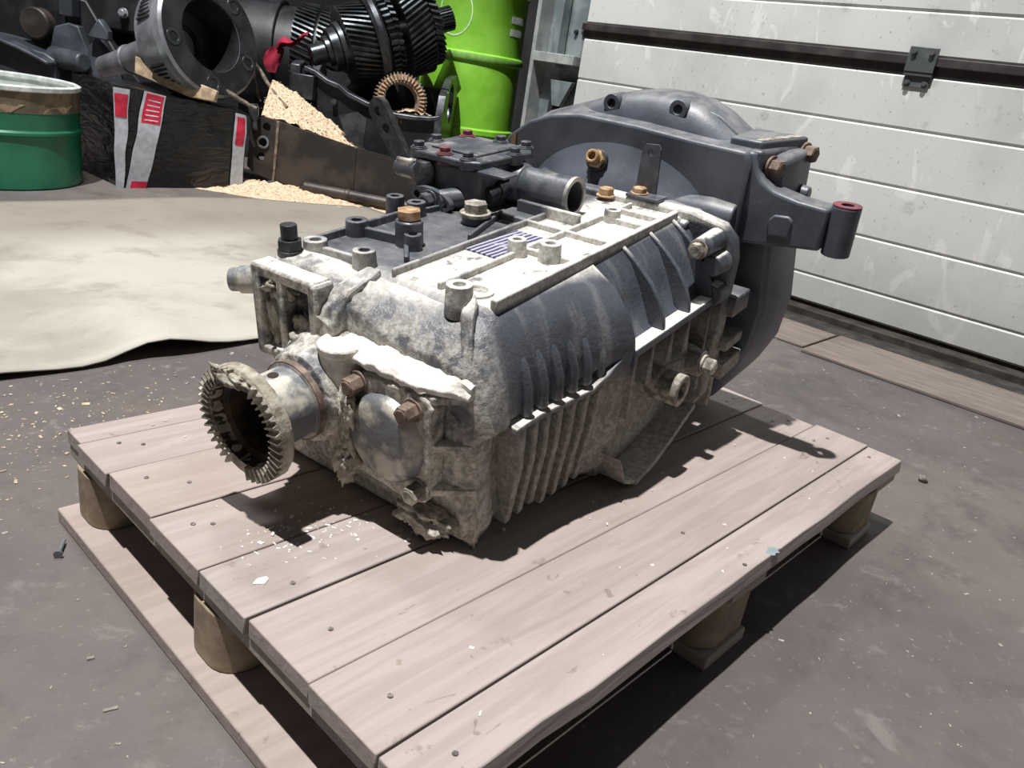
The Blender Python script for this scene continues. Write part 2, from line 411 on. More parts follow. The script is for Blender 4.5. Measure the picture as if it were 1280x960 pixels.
DX = 3.168
door = bpy.data.objects.new('door_1', None); COL.objects.link(door); door.location = (DX, 0, 0); struct(door)
door['label'] = 'dirty white sectional garage door with a black horizontal profile'
seams = [0.012, 0.145, 0.34, 0.54, 0.742, 0.925, None, 1.135, 1.335, 1.535, 1.735, 1.93, 2.13, 2.33]
seams = [0.035, 0.145, 0.34, 0.54, 0.742, 0.925]
rows = [(0.035, 0.145), (0.145, 0.34), (0.34, 0.54), (0.54, 0.742), (0.742, 0.925), (0.99, 1.135), (1.135, 1.335), (1.335, 1.535), (1.535, 1.735), (1.735, 1.93)]
for z0, z1 in rows:
    g = G(); y0, y1 = -2.2, 2.585
    prof = [(0.05, z0), (0.006, z0), (0.0, z0+0.008), (0.0, z1-0.008), (0.006, z1-0.001), (0.05, z1-0.001)]
    g.prism(prof, lambda a, b, d: Vector((a, d, b)), y0, y1)
    o = g.build('door_panel', 'door', door, 0, 0)
g = G(); g.box(0.002, 0.05, -2.2, 2.60, 0.926, 0.989); g.build('rubber_profile', 'rail', door)
g = G(); g.box(-0.016, 0.004, -2.2, 2.60, 0.958, 0.989); g.build('profile_flange', 'rail', door, 0.003)
g = G(); g.box(0.012, 0.05, -2.2, 2.585, 0.0, 0.034); g.build('bottom_seal', 'seal', door)
hp = G(); hp.box(-0.024, -0.016, 0.985, 1.085, 0.935, 1.018); hp.box(-0.020, -0.006, 0.985, 1.085, 0.922, 0.938); hp.box(-0.008, 0.0, 0.99, 1.08, 0.885, 0.93)
hp = hp.build('hinge_plate', 'hinge', door, 0.002)
for yy, zz, xx in ((1.065, 1.0, -0.024), (1.005, 1.0, -0.024), (1.065, 0.90, -0.008), (1.005, 0.90, -0.008)):
    G().bolt((xx, yy, zz), (-1, 0, 0), 0.009, 0.012).build('hinge_bolt', 'hinge', hp)
# sill: steel channel and a timber set in the floor
g = G(); g.box(2.90, 3.20, -2.2, 2.6, 0.0, 0.004); g.box(3.05, 3.075, -2.2, 2.6, 0, 0.03); g.box(3.12, 3.18, -2.2, 2.6, 0, 0.02)
o = struct(g.build('trim_1', 'seal', None, 0.002)); o['label'] = 'dark steel threshold under the garage door'
o = struct(G().box(2.55, 2.895, -2.2, 0.93, 0.0, 0.012).build('trim_2', 'sillwood', None, 0.003)); o['label'] = 'worn timber strip set in the floor along the garage door'
o = struct(G().box(2.60, 2.895, 0.945, 2.6, 0.0, 0.009).build('trim_3', 'sillwood', None, 0.003)); o['label'] = 'second worn timber strip along the garage door'

# door track post
post = empty('door_track_post', (3.17, 2.69, 0), 'grey-green steel track post at the left edge of the garage door', 'post')
G().box(-0.03, 0.13, 0.175, 0.2, 0, 2.6).build('upright_angle', 'post_pale', post, 0.002)
G().box(0.06, 0.10, -0.10, 0.175, 0, 2.6).build('back_plate', 'post', post, 0.002)
G().box(-0.005, 0.05, 0.05, 0.09, 0.78, 2.6).build('track_rail', 'post', post, 0.002)
G().box(-0.035, 0.06, -0.085, 0.175, 0.795, 0.84).build('cross_bracket', 'post_pale', post, 0.003)
g = G(); g.prism([(-0.08, 0.72), (0.06, 0.72), (0.03, 0.60), (-0.02, 0.60)], lambda a, b, d: Vector((d, a, b)), -0.01, 0.02); g.build('gusset', 'post', post, 0.002)
G().box(0.0, 0.06, 0.03, 0.06, 0.0, 0.72).build('cable_strut', 'black_plastic', post, 0.002)
for yy in (-0.05, 0.0): G().bolt((-0.035+0.095, yy, 0.95), (-1, 0, 0), 0.010, 0.014).build('bolt', 'black_plastic', post)

# linoleum sheet
def mat_sheet():
    g = G(); nx, ny = 70, 40; vs = []; fs = []
    for j in range(ny+1):
        for i in range(nx+1):
            x = -0.9+3.3*i/nx; v = j/ny
            y0 = 1.668+0.01*math.sin(x*7)+(0.018*math.exp(-((x-0.68)/0.07)**2))
            y1 = 3.34+0.03*math.sin(x*5)-max(0, x-1.9)*0.35
            y = y0+(y1-y0)*v
            fr = math.exp(-(v/0.28)**2)
            z = 0.006+fr*(0.030*math.exp(-((x-0.74)/0.10)**2)+0.010*math.exp(-((x-0.40)/0.12)**2)+0.006*(0.5+0.5*math.sin(x*9)))
            z += 0.012*math.exp(-((x-0.75-0.28*(y-1.66))/0.12)**2)*max(0, 1-abs(v-0.35)/0.5)
            z += 0.004*(mnoise.noise(Vector((x*2, y*2, 1)))+0.4)
            vs.append(Vector((x, y, max(z, 0.004))))
    for j in range(ny):
        for i in range(nx): a = j*(nx+1)+i; fs.append((a, a+1, a+nx+2, a+nx+1))
    g.add(vs, fs); o = g.build('linoleum_sheet', 'mat', None, 0, 180)
    sd = o.modifiers.new('thick', 'SOLIDIFY'); sd.thickness = 0.0035; sd.offset = -1
    return tag(o, 'stained pale beige linoleum sheet spread over the concrete behind the pallet', 'floor sheet')
mat_sheet()

# ------------------------------------------------------------------ pallet
PX0, PX1, PT = 0.353, 1.553, 0.145
pallet = empty('wooden_pallet', (0, 0, 0), 'weathered wooden pallet under the gearbox with round-edged blocks', 'pallet')
ys = [0.312, 0.383, 0.492, 0.609, 0.712, 0.841, 0.971, 1.071, 1.125]
NAILX = [0.40, 0.47, 0.93, 1.46]
for i in range(8):
    a, b = ys[i]+0.0014, ys[i+1]-0.0014
    g = G(); n = 16; secs = []
    x0 = PX0+random.uniform(-0.004, 0.004); x1 = PX1+random.uniform(-0.006, 0.006)
    tz = PT+random.uniform(-0.0015, 0.001)
    for k in range(n+1):
        x = x0+(x1-x0)*k/n
        wa = a; 
        if i == 0: wa = a+0.003*mnoise.noise(Vector((x*9, 3, 0)))+0.004*mnoise.noise(Vector((x*30, 5, 0)))
        secs.append([Vector((x, wa, PT-0.023)), Vector((x, b, PT-0.023)), Vector((x, b, tz)), Vector((x, wa+(0.004 if i == 0 else 0), tz))])
    g.loft(secs); pk = g.build('deck_plank', 'wood', pallet, 0.0016, 30)
    for nx in (0.392, 0.418, 0.935, 0.985, 1.47, 1.505):
        if random.random() < 0.25: continue
        yy = (a+b)/2+random.uniform(-0.3, 0.3)*(b-a); xx = nx+random.uniform(-0.012, 0.012)
        G().cyl((xx, yy, tz-0.002), (xx, yy, tz+0.0012), 0.0038, 0.003, 10).build('nail_head', 'nail', pk)
for xa, xb in ((0.356, 0.45), (0.90, 1.0), (1.45, 1.548)):
    G().box(xa, xb, 0.318, 1.122, 0.101, 0.1215).build('stringer_board', 'wood', pallet, 0.0015)
def rblock(xa, xb, ya, yb, z0, z1, rl, rr):
    pts = []
    for cx, cy, r, a0 in ((xb-rr, yb-rr, rr, 0), (xa+rl, yb-rl, rl, 90), (xa+rl, ya+rl, rl, 180), (xb-rr, ya+rr, rr, 270)):
        for k in range(7):
            an = R(a0+k*15); pts.append((cx+r*math.cos(an), cy+r*math.sin(an)))
    return G().prism(pts, lambda a, b, d: Vector((a, b, d)), z0, z1)
for xa, xb in ((0.352, 0.43), (0.872, 0.985), (1.395, 1.50)):
    for yc in (0.372, 0.705, 1.065):
        rblock(xa, xb, yc-0.048, yc+0.05, 0.0215, 0.1005, 0.036, 0.012).build('pallet_block', 'block', pallet, 0.002)
for xa, xb in ((0.332, 0.45), (0.872, 0.985), (1.395, 1.50)):
    G().box(xa, xb, 0.318, 1.118, 0.0, 0.021).build('bottom_board', 'wood', pallet, 0.0025)
def flat_chip(x, y, z, r, n=7, th=0.0012, seed=0):
    random.seed(seed); pts = [(x+r*random.uniform(0.5, 1.2)*math.cos(2*PI*i/n), y+0.6*r*random.uniform(0.5, 1.2)*math.sin(2*PI*i/n)) for i in range(n)]
    return G().prism(pts, lambda a, b, d: Vector((a, b, d)), z, z+th)
flat_chip(1.005, 0.321, PT-0.0005, 0.016, 14, 0.0008, 3).build('paint_splash', 'blue_paint', pallet)

# ------------------------------------------------------------------ gearbox (local axes: s along, l to its left, h up)
gb = bpy.data.objects.new('truck_gearbox', None); COL.objects.link(gb); gb.empty_display_size = 0.05
yw, pt_ = R(8.0), R(9.0)
ga = Vector((math.cos(yw)*math.cos(pt_), math.sin(yw)*math.cos(pt_), math.sin(pt_)))
gl = Vector((-math.sin(yw), math.cos(yw), 0)); gu = ga.cross(gl)
gm = Matrix((ga, gl, gu)).transposed().to_4x4(); gm.translation = (0.64062, 0.56518, 0.1475)
gb.matrix_world = gm
tag(gb, 'dusty dark grey truck gearbox with bell housing lying on the wooden pallet', 'gearbox')
fS = lambda a, b, d: Vector((d, a, b))     # polygon in (l, h), depth along s
fL = lambda a, b, d: Vector((a, d, b))     # polygon in (s, h), depth along l
fH = lambda a, b, d: Vector((a, b, d))     # polygon in (s, l), depth along h
MIR = 0.376
F = [(.060, .004), (.014, .008), (.004, .03), (.012, .10), (.010, .156), (-.014, .178), (-.010, .22), (.000, .262), (.016, .292), (.036, .306), (.10, .306)]
W = [(.030, -.045), (-.015, -.034), (-.024, .0), (-.012, .10), (-.012, .170), (-.046, .190), (-.026, .203), (-.006, .25), (.014, .285), (.038, .306), (.10, .306)]
X = [(.030, -.030), (-.012, -.022), (-.034, .006), (-.044, .10), (-.050, .165), (-.053, .196), (-.050, .216), (-.038, .243), (-.010, .278), (.038, .307), (.10, .306)]
def lerp(A, B, t): return [(a[0]+(b[0]-a[0])*t, a[1]+(b[1]-a[1])*t) for a, b in zip(A, B)]
def closed(P): return P+[(MIR-l, h) for l, h in reversed(P)]
F0 = F[:6]+[(-.006, .21), (.008, .235), (.028, .252), (.055, .258), (.13, .258)]
def sec0(s, d=0.0, t=1.0):
    A = lerp(F, F0, t); B = lerp(F, F0, t*.12); q = A+[(MIR-l, h) for l, h in reversed(B)]
    if d: q = offs(q, d)
    return [Vector((s, l, h)) for l, h in q]
def sec(P, s): return [Vector((s, l, h)) for l, h in closed(P)]
Fl = [(l, h-(.014 if h < .05 else 0)) for l, h in F]
g = G(); g.loft([sec0(.0), sec0(.028, 0, .55), sec0(.058, 0, .0), sec(F, .10), sec(lerp(Fl, X, .22), .18), sec(lerp(Fl, X, .55), .235), sec(X, .278), sec(X, .2845), sec(W, .2855), sec(W, .58)])
case = g.build('main_case', 'case', gb, 0.0, 40)
# front joint flange, a fat rounded band
def offs(P, d, c=(.194, .16)):
    out = []
    for l, h in P:
        v = Vector((l-c[0], h-c[1])); v = v*(1+d/v.length); out.append((c[0]+v.x, c[1]+v.y))
    return out
ff = G(); ff.loft([sec0(-.006, -.004), sec0(.004, .008, .95), sec0(.03, .010, .52), sec0(.05, -.001, .15)])
ff.build('front_joint_flange', 'case', gb, 0.003, 50)
# seam lip along the side
for sgn in (0, 1):
    mx = (lambda l: MIR-l) if sgn else (lambda l: l)
    g = G()
    pts = [(.045, .165), (.10, .164), (.16, .160), (.205, .160), (.235, .172), (.262, .188)]
    secs = []
    for s_, h_ in pts:
        o_ = -.026-.16*max(0, s_-.13)
        secs.append([Vector((s_, mx(o_), h_-.004)), Vector((s_, mx(o_), h_+.003)), Vector((s_, mx(.0), h_+.006)), Vector((s_, mx(.0), h_-.006))])
    g.loft(secs); g.build('seam_lip', 'case', gb, 0.0015)
    for k in range(7):
        s_ = .062+k*.027; hb = .010 if s_ < .13 else -.004
        g = G(); g.prism([(mx(.016), hb), (mx(-.010-.06*max(0, s_-.13)), hb), (mx(-.024-.10*max(0, s_-.13)), .10), (mx(-.026-.15*max(0, s_-.13)), .161), (mx(.012), .161)], fS, s_-.0058, s_+.0058)
        g.build('lower_rib', 'case', gb, 0.002)
    for k in range(6):
        s_ = .080+k*.030
        g = G(); g.prism([(mx(.004-.003*k), .166), (mx(-.0225-.003*k), .168), (mx(-.0205-.003*k), .205), (mx(-.012-.002*k), .234), (mx(.004), .258)], fS, s_-.0075, s_+.0075)
        g.build('upper_rib', 'case', gb, 0.0065, 60, 3)
    for s_ in (.375, .462, .545):
        g = G(); arc = [(-.052, .198), (-.050, .212), (-.040, .236), (-.022, .262), (.006, .288), (.040, .311), (.052, .311), (.052, .29), (.0, .24), (-.02, .198)]
        g.prism([(mx(a), b) for a, b in arc], fS, s_-.0045, s_+.0045); g.build('arched_rib', 'case', gb, 0.002)
    g = G(); g.box(.283, .585, min(mx(-.056), mx(-.005)), max(mx(-.056), mx(-.005)), .186, .198); g.build('shelf_lip', 'case', gb, 0.002)
    g = G(); g.box(.283, .291, min(mx(-.056), mx(-.02)), max(mx(-.056), mx(-.02)), .085, .19); g.build('panel_edge', 'case', gb, 0.002)
    for s_, h0 in ((.352, .115), (.415, .13), (.475, .125), (.56, .02)):
        g = G(); g.prism([(s_-.006 if h0 < .05 else s_-.009, h0), (s_+.006 if h0 < .05 else s_+.009, h0), (s_+.003, .188), (s_-.003, .188)], fL, mx(-.05), mx(-.005)); g.build('panel_rib', 'case', gb, 0.002)
# bottom guard lip (near side)
g = G(); top = [(.262, .03), (.285, -.016), (.33, -.042), (.39, -.036), (.45, -.016), (.50, .004), (.525, .012)]
low = [(s_+.004, h_-.011) for s_, h_ in top]
secs = [[Vector((a[0], -.012, a[1])), Vector((a[0], -.066, a[1])), Vector((b[0], -.066, b[1])), Vector((b[0], -.012, b[1]))] for a, b in zip(top, low)]
g.loft(secs); g.build('bottom_guard_lip', 'case', gb, 0.003)
# plug bosses low on the near side
g = G(); g.prism([(.395, .10), (.42, .055), (.46, .05), (.50, .06), (.55, .066), (.56, .10), (.53, .115), (.49, .105), (.45, .115), (.42, .118)], fL, -.044, -.005); pad = g.build('plug_pad', 'case', gb, 0.004)
g = G(); g.ring((.424, -.005, .083), (.424, -.078, .083), .0265, .015); g.cyl((.424, -.005, .083), (.424, -.058, .083), .0155); g.build('drain_plug_boss', 'bolt_dusty', gb, 0.002)
g = G(); g.ring((.424, -.058, .083), (.424, -.066, .083), .0155, .010, 20); g.build('plug_socket', 'bolt_dusty', gb)
g = G(); g.cyl((.522, -.005, .09), (.522, -.066, .09), .023); g.build('bolt_boss', 'case', gb, 0.002)
G().bolt((.522, -.066, .09), (0, -1, 0), .0135, .022).build('bolt', 'bolt_dusty', gb, 0.001)
# rear joint flange and lugs
RF = [(.05, -.05), (-.03, -.045), (-.055, .0), (-.060, .10), (-.064, .18), (-.066, .255), (-.058, .288), (-.036, .308), (.02, .318)]
g = G(); g.prism(closed(RF), fS, .574, .604); g.build('rear_joint_flange', 'case', gb, 0.004)
for l_, h_, s0 in ((-.030, .284, .505), (-.046, .252, .535), (-.050, .20, .545)):
    G().cyl((s0, l_, h_), (.576, l_, h_), .0165, .019).build('flange_boss', 'case', gb, 0.002)
G().bolt((.507, -.030, .284), (-1, 0, 0), .0125, .014).build('bolt', 'bolt_dusty', gb, 0.001)
for h0, h1, s1 in ((.15, .185, .665), (.085, .105, .67), (.03, .062, .685)):
    g = G(); g.box(.60, s1, -.075, -.02, h0, h1); g.build('rear_lug', 'case', gb, 0.003)
g = G(); g.box(.60, .615, -.06, -.02, -.03, .17); g.build('rear_web', 'case', gb, 0.003)

# ---- top ribs, bosses and plugs
def toprib(a, b, w_=.006, h0=.298, h1=.315, mat='case'):
    a = Vector(a); b = Vector(b); d = (b-a).normalized(); n = Vector((-d.y, d.x))*w_/2
    g = G(); g.prism([tuple(a+n), tuple(b+n), tuple(b-n), tuple(a-n)], fH, h0, h1); return g.build('top_rib', mat, gb, 0.0018)
toprib((.06, .030), (.565, .042), .010, .298, .317)
toprib((.055, .186), (.40, .190), .006)
toprib((.06, .114), (.56, .122), .006)
toprib((.405, .128), (.405, .245), .010, .298, .324)
toprib((.350, .042), (.350, .245), .007)
toprib((.248, .036), (.244, .118), .007)
toprib((.460, .042), (.460, .125), .007)
toprib((.515, .042), (.515, .14), .008)
toprib((.06, .348), (.36, .352), .007)
toprib((.048, .325), (.058, .235), .008)
toprib((.135, .332), (.150, .252), .009, .298, .320)
toprib((.150, .252), (.10, .205), .007)
toprib((.258, .376), (.262, .337), .008)
toprib((.262, .337), (.215, .305), .006)
toprib((.262, .337), (.36, .325), .006)
toprib((.23, .205), (.36, .245), .006)
# sunken pads beside the ribs
def boss(s_, l_, r, h1, mat='case', hole=.5, h0=.29):
    g = G(); g.lathe((s_, l_, h0), (s_, l_, h1), [(0, r*1.12), (h1-h0, r), (h1-h0, r*hole), (h1-h0-.012, r*hole*.9)], 22); return g.build('threaded_boss', mat, gb, 0.0008)
for a in ((.049, .322, .016, .322), (.135, .333, .016, .328), (.056, .237, .015, .327), (.258, .377, .014, .330), (.263, .337, .0145, .328), (.228, .119, .013, .330), (.242, .074, .015, .332), (.046, .070, .016, .330), (.465, .105, .013, .326), (.145, .235, .012, .328)):
    boss(*a)
g = G(); g.lathe((.156, .252, .29), (.156, .252, .34), [(0, .020), (.045, .0195), (.05, .0195), (.052, .017)], 26); fp = g.build('filler_neck', 'case_grey', gb, 0.001)
G().bolt((.156, .252, .340), (0, 0, 1), .0175, .016, False).build('filler_plug', 'rust', gb, 0.001)
g = G(); g.cyl((.300, .250, .285), (.300, .250, .318), .0205); g.build('breather_neck', 'case_grey', gb, 0.001)
g = G(); g.ring((.300, .250, .318), (.300, .250, .324), .024, .010); g.cyl((.300, .250, .322), (.300, .250, .338), .019, n=6); g.build('breather_plug', 'bolt_dusty', gb, 0.001)
g = G(); g.prism([(.195, .122), (.312, .126), (.312, .180), (.195, .182)], fH, .305, .3085); g.build('striped_plate', 'plate', gb, 0.0, label='pale plate with dark blue stripes')
for s_, l_, r in ((.085, .075, .022),):
    g = G(); g.lathe((s_, l_, .300), (s_, l_, .312), [(0, r), (.009, r), (.0095, r*.7), (.006, r*.65)], 26); g.build('round_seat', 'case', gb)
for s0, l0, s1, l1, sd in ((.42, .05, .50, .11, 2), (.50, .15, .57, .24, 4)):
    pass
# sensors at the output-end left corner
g = G(); g.cyl((.018, .336, .285), (.018, .336, .312), .017); g.cyl((.018, .336, .312), (.018, .336, .326), .0165, n=6); g.cyl((.018, .336, .326), (.018, .336, .346), .011, n=12); g.build('sensor', 'black_plastic', gb, 0.001)
g = G(); p0 = Vector((-.004, .348, .272)); p1 = Vector((-.026, .386, .268))
g.cyl(p0, p1, .019); d_ = (p1-p0).normalized(); g.ring(p1, p1+d_*.014, .016, .012); g.cyl(p1, p1+d_*.002, .0155); cn = g.build('cable_socket', 'bare', gb, 0.001)
g = G(); g.cyl(p1+Vector((0, 0, .004)), p1+d_*.02+Vector((0, 0, .005)), .0018, n=8); g.cyl(p1-Vector((0, 0, .003)), p1+d_*.018-Vector((0, 0, .004)), .0018, n=8); g.build('wire_ends', 'red_paint', cn)

# ---- output end: cover, neck, shaft, toothed flange, side cap
CO = [(.066, .012), (.020, .03), (.008, .09), (.004, .17), (.012, .225), (.045, .250), (.10, .255)]
CO2 = [(.080, .03), (.040, .05), (.024, .10), (.020, .18), (.035, .215), (.080, .232), (.130, .236)]
g = G(); g.loft([[Vector((s_, l, h)) for l, h in P+[(MIR-l, h) for l, h in reversed(P)]] for s_, P in ((.020, CO), (.004, lerp(CO, CO2, .25)), (-.006, lerp(CO, CO2, .8)), (-.010, CO2))])
cov = crumble(g.build('output_cover', 'case', gb, 0.004, 50, 2), .007, .016, 4)
ax0 = Vector((.020, .236, .160)); ax1 = Vector((-1, .236, .160))
g = G(); g.lathe(ax0, ax1, [(0, .094), (.030, .088), (.050, .074), (.066, .066), (.086, .060), (.089, .050)], 40); crumble(g.build('shaft_neck', 'case', gb, 0.002), .006, .014, 2)
g = G(); g.lathe(ax0, ax1, [(.07, .046), (.090, .052), (.097, .052), (.099, .0475), (.148, .047), (.152, .050), (.154, .050), (.154, .0475), (.104, .0445), (.104, .001)], 40); shf = g.build('output_shaft', 'bare', gb, 0.001)
g = G(); g.ring(ax0+Vector((-.088, 0, 0)), ax0+Vector((-.097, 0, 0)), .0535, .045, 40); g.build('seal_ring', 'rust_dark', shf)
g = G(); g.cyl(ax0+Vector((-.122, 0, .044)), ax0+Vector((-.122, 0, .0478)), .007, n=14); g.build('grease_hole', 'flange_in', shf)
g = G(); g.lathe(ax0, ax1, [(.152, .049), (.154, .072), (.158, .075), (.171, .075), (.174, .072), (.174, .0555), (.160, .0535), (.150, .049)], 48, 0, True); fl = crumble(g.build('coupling_flange', 'flange', gb, 0.0, 40), .003, .008, 1)
g = G(); g.lathe(ax0, ax1, [(.1745, .0555), (.160, .0535), (.155, .047), (.110, .044), (.108, .001)], 36); g.f = g.f[:-2]; g.build('flange_bore', 'flange_in', fl)
# radial serrations on the flange face, two toothed sectors
for k in range(44):
    an = 2*PI*(k+.5)/44
    if abs(math.sin(an-R(12))) > .965: continue
    ca, sa = math.cos(an), math.sin(an)
    u = Vector((0, ca, sa)); t_ = Vector((0, -sa, ca)); c0 = ax0+Vector((-.173, 0, 0))
    q = []
    for rr, hw in ((.0565, .0024), (.0750, .0035)):
        b = c0+u*rr
        q.append([b-t_*hw, b+t_*hw, b+t_*hw*.35+Vector((-.0065, 0, 0)), b-t_*hw*.35+Vector((-.0065, 0, 0))])
    g = G(); g.loft(q); g.build('serration', 'flange', fl)
# filler cap on the neck
g = G(); g.lathe((-.026, .196, .190), (-.026, .196, .26), [(0, .030), (.036, .028), (.040, .031), (.048, .031), (.052, .025), (.052, .020), (.049, .019)], 28); g.build('neck_plug', 'mud_white', gb, 0.002)
# side cap with its square flange
pl = []
for cx, cy, a0 in ((.062, .196, 0), (.158, .190, 0), (.158, .088, 0), (.062, .090, 0)): pass
sq = [(.040, .205), (.046, .214), (.060, .220), (.150, .214), (.172, .206), (.178, .190), (.172, .085), (.160, .066), (.070, .060), (.050, .068), (.043, .084)]
g = G(); g.prism(sq, fS, -.036, -.008); crumble(g.build('side_cap_flange', 'case', gb, 0.003), .003, .012, 3)
c0 = Vector((-.032, .110, .140))
g = G(); g.lathe(c0, c0+Vector((-1, 0, 0)), [(0, .060), (.012, .058), (.018, .052), (.020, .046), (.021, .001)], 40); g.build('side_cap', 'bare', gb, 0.0, 50, label='smooth grey round cap on the output end')
for l_, h_, mm in ((.068, .196, 'rust_dark'), (.058, .086, 'bolt_dusty'), (.158, .200, 'rust_dark'), (.166, .084, 'bolt_dusty')):
    G().bolt((-.033, l_, h_), (-1, 0, 0), .0125, .024).build('bolt', mm, gb, 0.001)
# pockets between cap flange and joint flange, right-hand side
for h_ in (.215, .150, .085):
    g = G(); g.prism([(-.032, .043), (.004, .0), (.004, .05), (-.03, .07)], fH, h_-.005, h_+.005); g.build('web', 'case', gb, 0.002)
g = G(); secs = []
for k in range(15):
    t = k/14; l_ = .004+.196*t; f0 = -.036+.010*math.exp(-(t/.18)**2)*2.2+.004*mnoise.noise(Vector((t*9, 2, 0))); hz = .236+.006*mnoise.noise(Vector((t*7, 5, 0)))-.006*math.exp(-(t/.12)**2)
    secs.append([Vector((f0, l_, .222)), Vector((f0-.001, l_, hz-.006)), Vector((f0+.006, l_, hz)), Vector((-.01, l_, hz+.006)), Vector((.012, l_, hz+.012)), Vector((.012, l_, .222))])
g.loft(secs); crumble(g.build('shoulder_ledge', 'mud_white', gb, 0.0, 60), .009, .014, 2)
# recessed frame on the left of the output face
for l0, l1, h0, h1 in ((.345, .362, .17, .30), (.300, .312, .17, .30), (.235, .252, .19, .30), (.24, .36, .285, .302), (.24, .36, .172, .186)):
    g = G(); g.box(-.030, .002, l0, l1, h0, h1); g.build('pocket_frame', 'case', gb, 0.004)
# sloping rib from the corner boss and a muddy valley wall
g = G(); n = Vector((0, .010, 0)); secs = []
for s_, l_, h_ in ((.055, .060, .322), (.030, .045, .302), (.006, .026, .262), (-.006, .010, .215)):
    p = Vector((s_, l_, h_)); secs.append([p+n, p-n, p-n-Vector((-.01, 0, .04)), p+n-Vector((-.01, 0, .04))])
g.loft(secs); crumble(g.build('shoulder_rib', 'case', gb, 0.004), .006, .015, 3)
g = G(); g.loft([[Vector((.05, .20, .312)), Vector((.05, .222, .312)), Vector((.05, .222, .26)), Vector((.05, .20, .26))], [Vector((.0, .205, .292)), Vector((.0, .235, .296)), Vector((.0, .235, .22)), Vector((.0, .205, .22))], [Vector((-.028, .215, .252)), Vector((-.028, .24, .262)), Vector((-.028, .24, .19)), Vector((-.028, .215, .19))]])
crumble(g.build('valley_wall', 'case', gb, 0.004), .008, .015, 3)
# crusts of dried mud on the output end
def crust(c, rad, seed, mat='mud', amp=.25, sub=4):
    bm = bmesh.new(); bmesh.ops.create_icosphere(bm, subdivisions=sub, radius=1.0)
    me = bpy.data.meshes.new('mud_crust')
    for v in bm.verts:
        k = v.co.normalized(); n1 = mnoise.noise(k*1.7+Vector((seed, 0, 0))); n2 = mnoise.noise(k*5+Vector((0, seed, 0))); n3 = mnoise.noise(k*11+Vector((0, 0, seed)))
        v.co = k*(1+amp*(n1+.7*n2+.45*n3)); v.co = Vector((v.co.x*rad[0], v.co.y*rad[1], v.co.z*rad[2]))+Vector(c)
    bm.to_mesh(me); bm.free()
    me.polygons.foreach_set('use_smooth', [True]*len(me.polygons))
    o = bpy.data.objects.new('mud_crust', me); COL.objects.link(o); me.materials.append(MT[mat]); o.parent = gb
    return o
crust((-.008, .330, .225), (.016, .014, .045), 1, 'mud', .6)
crust((-.010, .270, .215), (.018, .022, .030), 2, 'mud', .6)
crust((-.012, .275, .185), (.024, .045, .014), 3, 'mud_white', .5)
crust((-.044, .178, .125), (.014, .016, .050), 6, 'mud', .6)
crust((-.050, .176, .082), (.012, .012, .030), 7, 'mud', .6)
crust((-.030, .190, .110), (.018, .022, .022), 8, 'mud', .5)
crust((-.052, .163, .165), (.010, .012, .03), 9, 'mud', .6)
crust((-.012, .32, .275), (.016, .03, .016), 13, 'mud', .6)
crust((-.020, .065, .032), (.020, .045, .02), 14, 'mud', .5)
crust((.010, .008, .03), (.014, .010, .03), 15, 'mud', .5)
crust((-.153, .240, .222), (.009, .034, .010), 16, 'flange', .5)

# ---- bell housing
BP = [(-.026, .411), (.07, .414), (.18, .421), (.295, .423), (.355, .413), (.405, .394), (.452, .358), (.470, .30), (.470, .12), (.42, .02), (.30, -.06), (.08, -.06), (.0, .0), (-.030, .10), (-.034, .26), (-.034, .395)]
g = G(); g.prism(BP, fS, .648, .70); g.build('bell_front_plate', 'bell', gb, 0.006, 40, 3)
def half(cx, cy, a, b, s_, n=24): return [Vector((s_, cx+a*math.cos(PI*k/n), cy+b*math.sin(PI*k/n))) for k in range(n+1)]+[Vector((s_, cx-a, .05)), Vector((s_, cx+a, .05))]
g = G(); g.loft([half(.200, .235, .165, .080, .604), half(.200, .24, .178, .100, .630), half(.200, .245, .196, .138, .647), half(.200, .248, .204, .154, .656)]); g.build('bell_cone', 'bell', gb, 0.0, 60)
BB = [(-.085, .405), (-.020, .412), (.05, .420), (.20, .432), (.34, .428), (.42, .40), (.49, .33), (.515, .22), (.505, .10), (.46, -.02), (.38, -.098), (.30, -.119), (.10, -.119), (.03, -.113), (-.02, -.085), (-.075, .0), (-.100, .06), (-.108, .14), (-.095, .24), (-.088, .33)]
g = G(); g.loft([[Vector((s_, .2+(l-.2)*k, .15+(h-.15)*k)) for l, h in BB] for s_, k in ((.694, .955), (.72, .985), (.75, 1.0), (.815, 1.0))]); bb = g.build('bell_body', 'bell', gb, 0.008, 40, 3)
hp_ = [(.395, .404), (.345, .424), (.295, .444), (.25, .458), (.20, .466), (.15, .468), (.10, .460), (.06, .443), (.02, .418), (-.02, .395)]
g = G(); g.loft([[Vector((s_, l, h-dh)) for l, h in hp_]+[Vector((s_, .2, .36))] for s_, dh in ((.695, .040), (.712, .016), (.724, .004), (.74, .0), (.80, .0))]); g.build('bell_hump', 'bell', gb, 0.0, 60)
for l_, h_ in ((.262, .440), (.130, .448)):
    g = G(); g.ring((.704, l_, h_), (.75, l_, h_), .0165, .0085, 26); g.cyl((.73, l_, h_), (.79, l_, h_), .0158, .012); g.box(.706, .78, l_-.0150, l_+.0150, h_-.03, h_-.004); g.build('hump_lug', 'bell', gb, 0.001)
g = G(); g.loft([[Vector((.728, l, h+.002)) for l, h in ((.112, .455), (.06, .441), (.01, .410))]+[Vector((.728, l, h-.02)) for l, h in ((.01, .41), (.06, .441), (.112, .455))], [Vector((.752, l, h+.006)) for l, h in ((.112, .462), (.06, .446), (.005, .412))]+[Vector((.752, l, h-.02)) for l, h in ((.005, .41), (.06, .441), (.112, .455))]]); g.build('hump_rib', 'bell', gb, 0.003)
